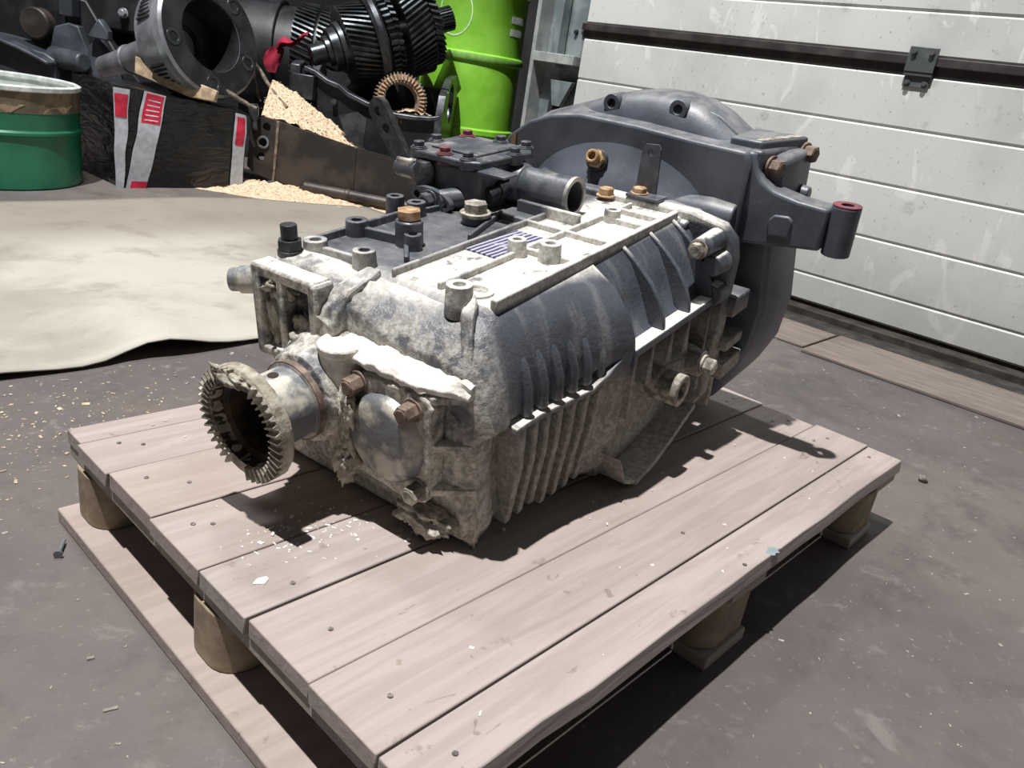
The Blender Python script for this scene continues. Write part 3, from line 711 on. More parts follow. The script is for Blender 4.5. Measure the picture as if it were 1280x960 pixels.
g = G(); g.prism([(.685, -.036), (.80, -.076), (.80, .02), (.685, .02)], fH, .396, .424); g.build('mount_block', 'bell', gb, 0.004)
flat_l = G(); flat_l.prism([(.69, -.034), (.79, -.068), (.79, -.052), (.69, -.022)], fH, .4235, .4248); flat_l.build('scraped_edge', 'bolt_dusty', gb)
# cone fittings
fp0 = Vector((.632, .236, .352)); fd = Vector((-.9, -.12, .42)).normalized()
g = G(); g.cyl(fp0-fd*.02, fp0+fd*.008, .020); g.build('fitting_seat', 'black_plastic', gb, 0.002)
g = G(); g.cyl(fp0+fd*.006, fp0+fd*.020, .0165, n=6); g.ring(fp0+fd*.018, fp0+fd*.036, .0115, .007, 20); g.cyl(fp0+fd*.016, fp0+fd*.024, .0115); g.build('brass_fitting', 'brass', gb, 0.0008)
o = G().prism([(.100, .320), (.140, .320), (.136, .395), (.131, .404), (.107, .406), (.102, .398)], fS, .6020, .6060).build('bracket_plate', 'case_grey', gb)
cut(o, G().cyl((.60, .119, .391), (.66, .119, .391), .0065, n=20))
g = G(); g.box(.572, .606, .080, .142, .3195, .3245); g.build('bracket_foot', 'case_grey', gb, 0.001)
g = G(); g.prism([(.606, .088), (.63, .088), (.6255, .1)], fH, .3195, .335)
G().bolt((.588, .124, .3245), (0, 0, 1), .0125, .010).build('bolt', 'rust', gb, 0.0008)
G().bolt((.570, .178, .312), (0, 0, 1), .0135, .014).build('bolt', 'rust', gb, 0.0008)
g = G(); g.lathe((.645, .085, .300), (.655, -.03, .296), [(0, .020), (.03, .028), (.07, .032), (.112, .030)], 24); g.build('bell_boss', 'bell', gb, 0.003, 60)
g = G(); g.prism([(.56, .30), (.648, .318), (.648, .28), (.56, .28)], fL, .02, .36); g.build('rear_deck', 'case', gb, 0.004)
g = G(); g.prism([(.430, .330), (.441, .330), (.439, .362), (.429, .368)], fS, .6455, .6485); g.build('ochre_paint_mark', 'yellow_mark', gb)
# mounting arm
arm = G(); arm.prism([(-.012, .256), (-.060, .262), (-.135, .272), (-.170, .276), (-.170, .345), (-.120, .348), (-.078, .356), (-.055, .368), (-.042, .386), (-.036, .410), (-.012, .410)], fS, .662, .712); ar = arm.build('mounting_arm', 'bell', gb, 0.006, 40, 3)
g = G(); g.prism([(-.082, .284), (-.118, .288), (-.120, .315), (-.112, .322), (-.088, .320), (-.080, .310)], fS, .657, .664); g.build('cast_pad', 'bell', ar, 0.003)
g = G(); g.ring((.688, -.190, .270), (.688, -.190, .350), .0225, .010, 30); eye = g.build('arm_eye', 'bell', gb, 0.002)
g = G(); g.ring((.688, -.190, .3502), (.688, -.190, .3525), .0222, .010, 30); g.build('red_eye_face', 'red_paint', eye)
g = G(); g.prism([(.672, -.045), (.812, -.078), (.812, -.02), (.672, -.02)], fH, .30, .412); g.build('mount_pad', 'case_grey', gb, 0.006)
for s_, h_, l_ in ((.700, .385, -.052), (.795, .398, -.074)):
    G().bolt((s_, l_, h_), (-.23, -1, 0), .0145, .022).build('bolt', 'rust_dark', gb, 0.001)
g = G(); g.cyl((.775, -.06, .335), (.775, -.105, .335), .017, .013); g.build('dowel_boss', 'bell', gb, 0.003)

# ---- shift housing on top
before = set(gb.children)
SH = [(.292, .262), (.300, .245), (.425, .243), (.44, .26), (.44, .368), (.425, .382), (.305, .382), (.292, .368)]
G().prism(SH, fH, .300, .388).build('shift_housing', 'case_grey', gb, 0.006, 40, 3)
SC = [(.286, .262), (.298, .240), (.42, .232), (.448, .25), (.448, .36), (.43, .392), (.31, .392), (.286, .372)]
G().prism(SC, fH, .388, .400).build('shift_cover', 'case_grey', gb, 0.003)
G().prism([(.32, .265), (.415, .262), (.415, .362), (.32, .362)], fH, .400, .404).build('cover_plate', 'case_grey', gb, 0.003)
for s_, l_, mm in ((.300, .370, 'case_grey'), (.300, .315, 'red_paint'), (.300, .268, 'case_grey'), (.385, .240, 'case_grey'), (.438, .256, 'case_grey'), (.440, .31, 'case_grey'), (.43, .375, 'red_paint'), (.36, .385, 'case_grey')):
    g = G(); g.cyl((s_, l_, .385), (s_, l_, .402), .014); g.bolt((s_, l_, .402), (0, 0, 1), .0095, .009); g.build('cover_bolt', mm, gb, 0.0008)
g = G(); g.lathe((.286, .345, .32), (.286, .345, .40), [(0, .017), (.03, .017), (.032, .019), (.055, .019), (.064, .013), (.066, .012)], 24); g.build('detent_plug', 'black_plastic', gb, 0.001)
# tube with open end, elbow and pin
t0, t1 = Vector((.398, .235, .352)), Vector((.398, .128, .352))
g = G(); g.lathe(t0, t1, [(0, .0295), (.107, .0295), (.107, .0235), (.03, .0235), (.03, .001)], 36); tb = g.build('shift_tube', 'case_grey', gb, 0.001, 40)
g = G(); g.ring(t1+Vector((0, .004, 0)), t1-Vector((0, .002, 0)), .031, .0245, 36); g.build('tube_rim', 'bare', tb)
g = G(); g.lathe((.398, .27, .352), (.398, .22, .352), [(0, .034), (.03, .036), (.05, .031)], 28); g.build('tube_collar', 'case_grey', gb, 0.003)
g = G(); g.cyl((.372, .243, .350), (.344, .243, .347), .0155); g.cyl((.344, .243, .347), (.318, .243, .344), .0125); g.build('lock_pin', 'black_plastic', gb, 0.002)
g = G(); g.prism([(.278, .180), (.312, .180), (.318, .232), (.278, .232)], fH, .388, .392); g.build('tab_bracket', 'case_grey', gb, 0.001)
# clevis with bolt
ov = []
for k in range(32):
    an = 2*PI*k/32; ov.append((.312+.042*math.cos(an)*(1 if abs(math.cos(an)) < .99 else 1), .335+.017*math.sin(an)+.004*math.cos(an)))
o = G().prism(ov, fS, .262, .272).build('clevis_flange', 'case_grey', gb)
cut(o, G().cyl((.25, .340, .338), (.29, .340, .338), .0065, n=18).cyl((.25, .283, .333), (.29, .283, .333), .0065, n=18))
G().bolt((.262, .312, .335), (-1, 0, 0), .0125, .016).build('bolt', 'case_grey', gb, 0.0008)
g = G(); g.cyl((.268, .300, .335), (.31, .270, .340), .016); g.build('clevis_rod', 'case_grey', gb, 0.002)
# selector lever with two holes
lv = []
A = Vector((.515, .432)); B = Vector((.452, .345))
dv = (A-B).normalized(); nv = Vector((-dv.y, dv.x))
for k in range(13): an = -PI/2+PI*k/12; q = A+(dv*math.cos(an)+nv*math.sin(an))*.021; lv.append((q.x, q.y))
for sg in (1, -1): q = B+nv*.017*sg; lv.append((q.x, q.y))
o = G().prism(lv, fS, .352, .364).build('selector_lever', 'black_plastic', gb)
h1 = A-dv*.002; h2 = A-dv*.034
cut(o, G().cyl((.34, h1.x, h1.y), (.38, h1.x, h1.y), .0085, n=20).cyl((.34, h2.x, h2.y), (.38, h2.x, h2.y), .0085, n=20))
g = G(); g.box(.348, .372, .432, .470, .328, .362); g.build('lever_clamp', 'bare', gb, 0.004)
g = G(); g.cyl((.360, .475, .342), (.360, .395, .342), .0145); g.cyl((.360, .41, .342), (.360, .398, .342), .022); g.build('selector_shaft', 'case_grey', gb, 0.002)
for c_ in gb.children:
    if c_ not in before: c_.location = (.045, .036, -.0145)

# ------------------------------------------------------------------ scrap behind the pallet
# cut-down green drum
tub = empty('green_tub', row(-2.285, 3.25), 'squat green metal tub with a rusty band and pale inside, at the left edge', 'tub', ROT)
TR = .325
g = G(); g.lathe((0, 0, 0), (0, 0, 1), [(.0, TR-.01), (.006, TR), (.205, TR), (.212, TR+.008), (.222, TR+.008), (.23, TR), (.295, TR)], 64); g.f = g.f[:-1]; g.build('tub_wall', 'green_tub', tub, 0, 40)
g = G(); g.lathe((0, 0, 0), (0, 0, 1), [(.295, TR+.001), (.375, TR+.002), (.378, TR-.004), (.295, TR-.004)], 64, 0, True); g.build('rusty_band', 'tub_band', tub, 0, 40)
g = G(); g.lathe((0, 0, 0), (0, 0, 1), [(.372, TR-.002), (.378, TR+.010), (.392, TR+.010), (.398, TR-.002), (.392, TR-.014), (.378, TR-.014)], 64, 0, True); g.build('rolled_rim', 'tub_inside', tub, 0, 60)
g = G(); g.lathe((0, 0, 0), (0, 0, 1), [(.375, TR-.005), (.30, TR-.008), (.292, TR-.03), (.290, .001)], 64); g.f = g.f[:-2]; g.build('inner_lining', 'tub_inside', tub, 0, 60)
g = G()
for k in range(9):
    a0 = 2*PI*k/9+.3
    vs = [Vector((math.cos(a)*(TR+.003), math.sin(a)*(TR+.003), z)) for a, z in ((a0, .296), (a0+.35, .298), (a0+.5, .31+.02*random.random()), (a0+.25, .325), (a0+.05, .315))]
    g.add(vs, [(0, 1, 2, 3, 4)])
g.build('peeled_paint', 'board', tub)

# wrapped bundle
bx = empty('wrapped_bundle', (1.71, 3.86, 0), 'bundle wrapped in black plastic film with red and pale printed strips', 'bundle')
def bun_pt(u, v):   # front face, u 0..1 left-right, v 0..1 bottom-top
    x = -.30+.585*u; zt = .425-.07*u
    return Vector((x+.02*v*(u-.5)-.02*(1-v)*0, -.255-.012*math.sin(PI*u)*math.sin(PI*v)+.004*mnoise.noise(Vector((u*6, v*6, 2))), .002+zt*v))
g = G(); nu, nv = 26, 16; fr = []
secs = []
for i in range(nu+1):
    u = i/nu; col_ = [bun_pt(u, j/nv) for j in range(nv+1)]
    zt = col_[-1].z; ring_ = list(col_)
    for k in range(1, 9):
        t = k/8; p = col_[-1].lerp(Vector((col_[-1].x, .22, zt-.01)), t); p.z += .012*mnoise.noise(Vector((u*5, t*5, 7)))+.014*math.sin(PI*t); ring_.append(p)
    for k in range(1, 9):
        t = k/8; ring_.append(Vector((col_[-1].x, .23, (zt-.01)*(1-t)+.002*t)))
    secs.append(ring_)
g.loft(secs); lump(g.v, .006, 9, 3)
for q in g.v: q.z = max(q.z, .001)
g.build('plastic_wrap', 'wrap', bx, 0, 60)
def strip(u0b, u1b, u0t, u1t, v0, v1, name, mat, off=.004, par=None):
    g = G(); n = 14; sc_ = []
    for j in range(n+1):
        v = v0+(v1-v0)*j/n
        a = bun_pt(u0b+(u0t-u0b)*v, v); b = bun_pt(u1b+(u1t-u1b)*v, v)
        for q in (a, b): q += mnoise.noise_vector(q*9+Vector((3, 6, 9)))*.006
        o_ = Vector((0, -off-.005, 0)); th = Vector((0, .004, 0))
        sc_.append([a+o_, b+o_, b+o_+th, a+o_+th])
    g.loft(sc_); return g.build(name, mat, par or bx, 0, 40)
s1 = strip(.04, .19, .20, .36, .0, 1.0, 'printed_strip', 'strip')
strip(.06, .19, .215, .345, .68, .985, 'red_print', 'strip_red', .0055, s1)
strip(.07, .19, .23, .345, .0, .07, 'red_print', 'strip_red', .0055, s1)
s2 = strip(-.035, .02, -.01, .10, .0, .98, 'printed_strip', 'strip')
strip(-.03, .015, -.005, .09, .70, .93, 'red_print', 'strip_red', .0055, s2)
s3 = strip(.87, .985, .89, .985, .0, .97, 'printed_strip', 'strip')
strip(.89, .965, .905, .97, .56, .93, 'red_print', 'strip_red', .0055, s3)
for k in range(5):
    for q, (a0, a1, b0, b1, v0, v1) in enumerate(((.08, .17, .235, .325, .72, .95),)):
        v = .71+.05*k
        strip(.08, .172, .235, .327, v, v+.012, 'white_print_line', 'tub_inside', .0068, s1)
# broken board lying on the bundle
bd = G(); bd.prism([(-.20, .06), (-.195, -.015), (.06, -.06), (.175, -.055), (.18, -.005), (.02, .02)], lambda a, b, d: Vector((a, d, b)), -.03, .0)
o = bd.build('broken_board', 'board', None, 0.004, 30); o.location = row(-1.70, 3.70, .462); o.rotation_euler = (R(-8), R(4), ROT); tag(o, 'jagged piece of light brown fibreboard on top of the black bundle', 'board')

# planet carrier with hollow shaft
cr = empty('planet_carrier', (0, 0, 0), 'large steel planetary gear carrier with a hollow shaft resting on the black bundle', 'gear')
F0 = row(-1.60, 3.80, .672); E0 = row(-2.30, 4.16, .44); ax = (E0-F0).normalized(); LN = (E0-F0).length
g = G(); g.lathe(F0, E0, [(0, .157), (0, .255), (.012, .268), (.05, .272), (.055, .262), (.20, .250), (.205, .235), (.205, .155)], 56, 0, True); g.build('carrier_drum', 'carrier_steel', cr, 0, 30)
g = G(); g.lathe(F0, E0, [(.002, .156), (.19, .150), (.20, .09), (.34, .08), (.345, .001)], 40); g.f = g.f[:-2]; g.build('carrier_bore', 'black_iron', cr, 0, 30)
g = G(); g.lathe(F0, E0, [(-.003, .158), (-.003, .254), (.001, .256), (.001, .158)], 56, 0, True); g.build('carrier_face', 'black_iron', cr, 0, 30)
g = G(); g.gear(F0+ax*.205, F0+ax*.232, .225, .08, 64, .010, 0, 1); g.build('toothed_ring', 'gear_steel', cr, 0, 20)
g = G(); g.lathe(F0, E0, [(.225, .105), (.30, .092), (.40, .078), (.405, .083), (.43, .083), (.435, .074), (.60, .066), (.605, .070), (.62, .070), (.625, .060), (LN, .052), (LN, .034), (LN-.10, .034)], 40); g.build('hollow_shaft', 'carrier_steel', cr, 0, 30)
u_ = ax.cross(Vector((0, 0, 1))).normalized(); w__ = ax.cross(u_)
for k in range(5):
    an = 2*PI*k/5+.5; c = F0+(u_*math.cos(an)+w__*math.sin(an))*.212
    g = G(); g.ring(c-ax*.006, c+ax*.02, .036, .022, 24); g.cyl(c+ax*.012, c-ax*.002, .023, n=20); g.build('planet_pin', 'gear_steel', cr, 0.001)
    an += PI/5; c = F0+(u_*math.cos(an)+w__*math.sin(an))*.258+ax*.12
    d_ = (u_*math.cos(an)+w__*math.sin(an)); tg = ax.cross(d_)
    for j in range(-3, 4):
        p = c+tg*(j*.020)-d_*.004
        g = G(); M_ = Matrix((ax, tg, d_)).transposed().to_4x4(); M_.translation = p
        g.box(-.045, .045, -.0055, .0055, -.01, .004, M_); g.build('planet_tooth', 'black_iron', cr, 0.001)

# steel tray of sawdust
tr = empty('steel_tray', row(0, 0, 0), 'dark steel tray wall with three holes in its end, holding sawdust', 'tray', ROT)
pts = [(-1.475, .10), (-1.462, .31), (-1.44, .335), (-1.40, .345), (-1.35, .338), (-.942, .268), (-.60, .235), (-.50, .225), (-.50, .002), (-.93, .004), (-1.33, .045), (-1.44, .07)]
o = G().prism(pts, lambda a, b, d: Vector((a, d, b)), 3.935, 3.96).build('tray_front', 'brown_iron', tr)
cut(o, G().cyl((-1.382, 3.9, .300), (-1.382, 4.0, .300), .020, n=22).cyl((-1.396, 3.9, .226), (-1.396, 4.0, .226), .021, n=22).cyl((-1.408, 3.9, .155), (-1.408, 4.0, .155), .020, n=22))
g = G(); g.ring((-1.396, 3.936, .226), (-1.396, 3.926, .226), .030, .021, 24); g.build('hole_rim', 'carrier_steel', tr)
g = G(); g.prism([(-1.345, .045), (-1.333, .045), (-1.318, .335), (-1.332, .337)], lambda a, b, d: Vector((a, d, b)), 3.928, 3.936); g.build('weld_bead', 'rust_dark', tr, 0.002)
g = G(); g.prism([(-.945, .006), (-.935, .006), (-.935, .268), (-.945, .269)], lambda a, b, d: Vector((a, d, b)), 3.93, 3.936); g.build('weld_bead', 'brown_iron', tr, 0.002)
g = G(); g.box(-1.34, -.5, 3.96, 4.10, .0, .02); g.build('tray_bottom', 'brown_iron', tr)
g = G(); g.prism([(-1.0, .25), (-.93, .26), (-.92, .40), (-.97, .43), (-1.06, .40), (-1.02, .31)], lambda a, b, d: Vector((a, d, b)), 4.035, 4.045); g.build('torn_flap', 'steel_dark', tr)
def heap(name, r0, r1, d0, d1, fn, mat, label, cat, nx=60, ny=22, rough=.012):
    g = G(); vs = []; fs = []
    for j in range(ny+1):
        for i in range(nx+1):
            r_ = r0+(r1-r0)*i/nx; d_ = d0+(d1-d0)*j/ny
            z = fn(r_, d_, i/nx, j/ny)+rough*mnoise.noise(Vector((r_*30, d_*30, 1)))+rough*.6*mnoise.noise(Vector((r_*75, d_*75, 4)))
            p = row(r_, d_, max(z, .0005)); vs.append(p)
    for j in range(ny):
        for i in range(nx): a = j*(nx+1)+i; fs.append((a, a+1, a+nx+2, a+nx+1))
    g.add(vs, fs)
    # loose flakes on top
    for k in range(500):
        p = random.choice(vs[:]); 
        if p.z < .004: continue
        p = p+Vector((random.uniform(-.01, .01), random.uniform(-.01, .01), .003)); s_ = random.uniform(.003, .008)
        a, b, c = [Vector((random.uniform(-1, 1), random.uniform(-1, 1), random.uniform(-.5, .5)))*s_ for _ in range(3)]
        g.add([p+a, p+b, p+c, p-a*.6], [(0, 1, 2), (0, 2, 3)])
    o = g.build(name, mat, None, 0, 0); return tag(o, label, cat, None, 'stuff')
heap('sawdust_heap', -1.42, -.93, 3.962, 4.10, lambda r, d, u, v: .345-.10*max(0, (u-.25))+.17*v*(1-u)*(1 if u < .9 else .5)-.02*u, 'sawdust', 'pale sawdust heaped inside the steel tray', 'sawdust')
heap('sawdust_spill', -1.62, -.62, 3.66, 3.93, lambda r, d, u, v: (.045*math.sin(PI*min(1, u*1.25))**1.0*(v**1.2)*(1 if u < .8 else max(0, 1-(u-.8)*5)))-.004+.02*math.exp(-((u-.12)/.1)**2)*v, 'sawdust', 'pale sawdust spilled on the floor in front of the steel tray', 'sawdust', 80, 24)
rb = empty('round_bar', row(-1.18, 3.905, .027), 'dark round steel bar lying on sawdust in front of the tray', 'bar', ROT)
g = G(); g.lathe((-.025, 0, .022), (.60, -.02, .004), [(0, .002), (.03, .024), (.033, .027), (.24, .027), (.243, .030), (.26, .030), (.263, .027), (.70, .027)], 24); g.build('bar_body', 'brown_iron', rb, 0.001)

# open casting that carries the gear shaft
hs = empty('open_gear_casing', row(0, 0, 0), 'dark open cast casing behind the tray with a gear shaft lying in it', 'casing', ROT)
fR = lambda a, b, d: Vector((a, d, b))
g = G(); g.prism([(-1.30, .02), (-.60, .02), (-.57, .44), (-.64, .435), (-.80, .425), (-.95, .455), (-1.05, .49), (-1.16, .53), (-1.28, .585), (-1.34, .58), (-1.36, .48)], fR, 4.18, 4.205); g.build('front_wall', 'black_iron', hs)
rim = [(-1.28, .583), (-1.225, .565), (-1.16, .530), (-1.10, .520), (-1.05, .490), (-.95, .455), (-.88, .440), (-.80, .425), (-.70, .428), (-.62, .437), (-.575, .445)]
g = G(); g.loft([[Vector((a, 4.15, b-.004)), Vector((a, 4.22, b-.004)), Vector((a, 4.22, b+.020)), Vector((a, 4.15, b+.020))] for a, b in rim]); lump(g.v, .006, 20, 1); g.build('front_rim', 'steel_dark', hs, 0.004)
g = G(); g.prism([(4.16, .02), (4.62, .02), (4.62, .68), (4.40, .50), (4.22, .62), (4.15, .60)], lambda a, b, d: Vector((d, a, b)), -1.35, -1.30); g.build('end_wall', 'steel_dark', hs, 0.006)
g = G(); g.prism([(4.16, .02), (4.66, .02), (4.66, .60), (4.56, .66), (4.36, .64), (4.20, .56), (4.15, .46)], lambda a, b, d: Vector((d, a, b)), -.60, -.565); o = g.build('end_flange', 'steel_dark', hs)
cut(o, G().cyl((-.7, 4.42, .52), (-.5, 4.42, .52), .10, n=30).cyl((-.7, 4.21, .49), (-.5, 4.21, .49), .012, n=12).cyl((-.7, 4.27, .585), (-.5, 4.27, .585), .012, n=12))
g = G(); g.box(-1.32, -.58, 4.62, 4.65, .02, .58); g.build('back_wall', 'black_iron', hs)
g = G(); g.box(-1.34, -.57, 4.18, 4.65, .0, .03); g.build('casing_floor', 'black_iron', hs)
g = G(); g.box(-.86, -.62, 4.2, 4.62, .03, .40); g.build('bearing_web', 'black_iron', hs)
for r_, z_ in ((-1.24, .50), (-1.12, .45)):
    G().cyl((r_, 4.18, z_), (r_, 4.15, z_), .014, n=12).build('stud', 'steel_dark', hs)
g = G(); g.box(-1.33, -1.22, 4.12, 4.18, .44, .56); g.build('corner_lug', 'steel_dark', hs, 0.006)
heap('sawdust_in_casing', -.86, -.615, 4.215, 4.40, lambda r, d, u, v: .415+.05*math.sin(PI*u), 'sawdust', 'pale sawdust lying under the rusty ring gear', 'sawdust', 24, 14)

# gear shaft
gs = empty('gear_shaft', (0, 0, 0), 'oily gearbox main shaft with several helical gears lying in the open casing', 'gear shaft')
A0 = row(-1.27, 4.22, .648); B0 = row(-.665, 4.53, .925); ax = (B0-A0).normalized(); LN = (B0-A0).length
P = lambda t: A0+ax*(t*LN)
g = G(); g.lathe(A0, B0, [(0, .018), (0, .046), (.006, .052), (.075, .052), (.08, .075), (.11, .075), (.115, .05), (LN, .045)], 30); g.build('shaft', 'gear_steel', gs, 0, 30)
g = G(); g.ring(P(.14), P(.20), .105, .05, 36); g.ring(P(.20), P(.25), .125, .05, 36); g.build('bearing', 'gear_steel', gs, 0.003)
g = G(); g.gear(P(.24), P(.42), .195, .06, 44, .020, .28, 4); g.build('helical_gear', 'gear_steel', gs, 0, 20)
g = G(); g.lathe(A0, B0, [(.42*LN, .05), (.42*LN, .215), (.44*LN, .232), (.47*LN, .232), (.49*LN, .215), (.50*LN, .05)], 56, 0, True); g.build('synchro_ring', 'steel_dark', gs, 0, 30)
g = G(); g.gear(P(.51), P(.56), .205, .06, 40, .02, 0, 1); g.gear(P(.565), P(.60), .20, .06, 36, .025, .05, 1); g.build('dog_ring', 'gear_steel', gs, 0, 20)
g = G(); g.gear(P(.64), P(.82), .232, .06, 52, .020, -.22, 4); g.build('helical_gear', 'gear_steel', gs, 0, 20)
g = G(); g.gear(P(.84), P(.90), .205, .06, 40, .022, .1, 1); g.build('small_gear', 'gear_steel', gs, 0, 20)
g = G(); g.gear(P(.90), P(1.06), .062, .015, 24, .008, 0, 1); g.build('spline_end', 'gear_steel', gs, 0, 20)

# rusty ring gear
rg = empty('rusty_ring_gear', (0, 0, 0), 'rusty brown ring gear leaning inside the casing beside the lime drum', 'gear')
c0 = row(-.80, 4.235, .505); dr = (ed*-.62+er*.42+Vector((0, 0, .42))).normalized()
dr = (-ed*.55+er*.28+Vector((0, 0, .62))).normalized()
dr = (-ed*.80+er*.35+Vector((0, 0, .22))).normalized()
g = G(); g.gear(c0-dr*.03, c0+dr*.025, .135, .085, 44, .012, .1, 1); g.build('ring_body', 'rust_dark', rg, 0, 20)
g = G()
for k in range(36):
    an = 2*PI*k/36; u_ = dr.cross(Vector((0, 0, 1))).normalized(); w__ = dr.cross(u_); dd = u_*math.cos(an)+w__*math.sin(an)
    g = G(); M_ = Matrix((dr, dr.cross(dd), dd)).transposed().to_4x4(); M_.translation = c0+dr*.028+dd*.108
    g.box(-.006, .008, -.0045, .0045, -.014, .014, M_); g.build('face_tooth', 'rust', rg, 0.001)

# lime drum
dm = empty('lime_drum', row(-.545, 4.98), 'bright lime green steel drum standing behind the gear casing', 'drum', ROT)
g = G(); g.lathe((0, 0, 0), (0, 0, 1), [(0, .285), (.012, .300), (.02, .292), (.35, .292), (.36, .304), (.385, .304), (.395, .292), (.745, .292), (.752, .303), (.79, .303), (.797, .292), (1.10, .292), (1.112, .30), (1.12, .298)], 72)
for q in g.v:
    if q.z < .74 and q.z > .05 and q.y < 0:
        n_ = mnoise.noise(Vector((q.x*5, q.z*4, 3))); k = 1-.03*max(0, n_); q.x *= k; q.y *= k
db = g.build('drum_body', 'lime', dm, 0, 40)
g = G(); g.lathe((0, 0, 0), (0, 0, 1), [(.752, .3035), (.757, .3065), (.785, .3065), (.790, .3035), (.785, .3), (.757, .3)], 72, 0, True); g.build('rolling_hoop', 'lime_worn', dm, 0, 40)
def drum_pt(an, z, rr=.2935): return Vector((rr*math.sin(an), -rr*math.cos(an), z))
g = G()
for k in range(26):
    t0, t1 = PI*2*k/26, PI*2*(k+1)/26
    def cpt(t, r_): return drum_pt(-.30+r_*math.cos(t)/.2935*.8, .985+r_*math.sin(t))
    if .2 < (t0/(2*PI)) < .24: continue
    vs = [cpt(t0, .118), cpt(t1, .118), cpt(t1, .124), cpt(t0, .124)]; vs += [q*1.004 for q in vs]
    g.add(vs, [(0, 1, 2, 3), (7, 6, 5, 4), (0, 4, 5, 1), (2, 6, 7, 3)])
g.build('chalk_circle', 'white_mark', db)
for z_ in (.975, .910):
    g = G(); vs = []
    for a_ in (.86, 1.0, 1.14, 1.24): vs.append([drum_pt(a_, z_, .293), drum_pt(a_, z_+.034, .293), drum_pt(a_, z_+.034, .2945), drum_pt(a_, z_, .2945)])
    g.loft(vs); g.build('white_mark', 'tub_inside', db)

# dark engine block far left
en = empty('engine_block', row(0, 0, 0), 'dark grey engine casting in shadow behind the green tub', 'engine', ROT)
g = G(); g.prism([(-3.5, .0), (-2.5, .0), (-2.42, .35), (-2.55, .48), (-2.72, .74), (-3.5, .85)], fR, 4.75, 5.2); g.build('block_body', 'black_iron', en, 0.01)
g = G(); secs = []
for k in range(13):
    t = k/12; r_ = -3.3+.52*t; z_ = .50-.10*t+.03*math.sin(PI*t); z2 = z_-.02
    secs.append([Vector((r_, 4.45, z2)), Vector((r_, 4.75, z2)), Vector((r_, 4.75, z_)), Vector((r_, 4.45, z_))])
g.loft(secs); g.build('casting_ledge', 'engine', en, 0.006)
g = G(); g.prism([(-3.4, .0), (-2.80, .0), (-2.78, .41), (-2.84, .44), (-3.4, .50)], fR, 4.52, 4.75); g.build('casting_wall', 'engine', en, 0.01)
g = G(); g.cyl((-2.84, 4.60, .42), (-2.63, 4.55, .42), .06, .052); g.build('pipe_stub', 'engine', en, 0.012)
g = G(); g.prism([(-2.90, .44), (-2.66, .44), (-2.72, .60), (-2.78, .61), (-2.86, .58)], fR, 4.66, 4.72); g.build('gusset_plate', 'engine', en, 0.008)
g = G(); g.prism([(-2.66, .25), (-2.46, .25), (-2.52, .42), (-2.60, .56), (-2.65, .50)], fR, 4.62, 4.70); g.build('gusset_plate', 'engine', en, 0.008)
g = G(); g.prism([(-2.62, .555), (-2.50, .55), (-2.50, .60), (-2.55, .66)], fR, 4.56, 4.62); g.build('bracket_ear', 'engine', en, 0.008)
g = G(); g.cyl((-2.95, 4.7, .58), (-2.95, 4.62, .58), .085); g.build('cover_disc', 'brown_iron', en, 0.01)
g = G(); g.box(-2.83, -2.75, 4.66, 4.74, .64, .86); g.build('upright_fin', 'engine', en, 0.008)
for r_, z_ in ((-2.50, .705), (-2.30, .69), (-2.86, .555)):
    G().bolt((r_, 4.74, z_), (0, -1, 0), .022, .03).build('bolt', 'carrier_steel', en, 0.002)
g = G(); g.prism([(-2.72, .60), (-2.1, .60), (-2.0, .76), (-2.1, 1.0), (-2.8, 1.0)], fR, 4.76, 5.1); g.build('upper_casting', 'black_iron', en, 0.02)

# dark gear drum behind the shaft
dg = empty('dark_gear_drum', (0, 0, 0), 'black oily gear drum in shadow behind the planet carrier', 'gear')
a0 = row(-1.98, 5.02, .62); a1 = row(-1.25, 5.08, .62)
g = G(); g.cyl(a0, a1, .27, n=48); g.build('drum_core', 'black_iron', dg, 0.004)
axd = (a1-a0).normalized()
g = G(); g.gear(a0+axd*.40, a0+axd*.52, .305, .2, 60, .022, .12, 3); g.build('gear_rim', 'gear_steel', dg, 0, 20)
g = G(); g.gear(a0+axd*.54, a0+axd*.66, .305, .2, 60, .022, .12, 3); g.build('gear_rim', 'gear_steel', dg, 0, 20)
g = G(); g.cyl(a0, a0+axd*.30, .30, n=48); g.build('end_drum', 'black_iron', dg, 0.006)
g = G()
for r_ in (-1.85, -1.35):
    g = G(); p = row(r_, 5.05, .0); M_ = Matrix.Rotation(ROT, 4, 'Z'); M_.translation = p; g.box(-.05, .05, -.15, .15, 0, .40, M_); g.build('support_foot', 'black_iron', dg, 0.004)

# red cloth, sticks
g = G(); vs = []; secs = []
for k in range(15):
    t = k/14; c = row(-1.52+.17*t, 4.46-.02*t, .665+.075*t+.014*math.sin(t*9)); wd = .018+.022*abs(math.sin(t*3+.6)); hh = .012+.01*math.sin(t*5+1)
    secs.append([c+ed*wd*math.cos(a)+Vector((0, 0, 1))*(hh*math.sin(a)+.006*math.sin(a*3+t*8)) for a in [2*PI*i/12 for i in range(12)]])
secs2 = []
for k in range(10):
    t = k/9; c = row(-1.52-.035*math.sin(t*2.0), 4.46, .66-.13*t); wd = .035+.012*math.sin(t*4)
    secs2.append([c+er*wd*math.cos(a)+ed*(.010*math.sin(a)+.008*math.sin(3*a+t*4)) for a in [2*PI*i/12 for i in range(12)]])
g.loft(secs); g.loft(secs2); o = g.build('red_rag', 'cloth_red', None, 0, 60); tag(o, 'crumpled bright red rag hanging between the carrier and the gear shaft', 'rag')
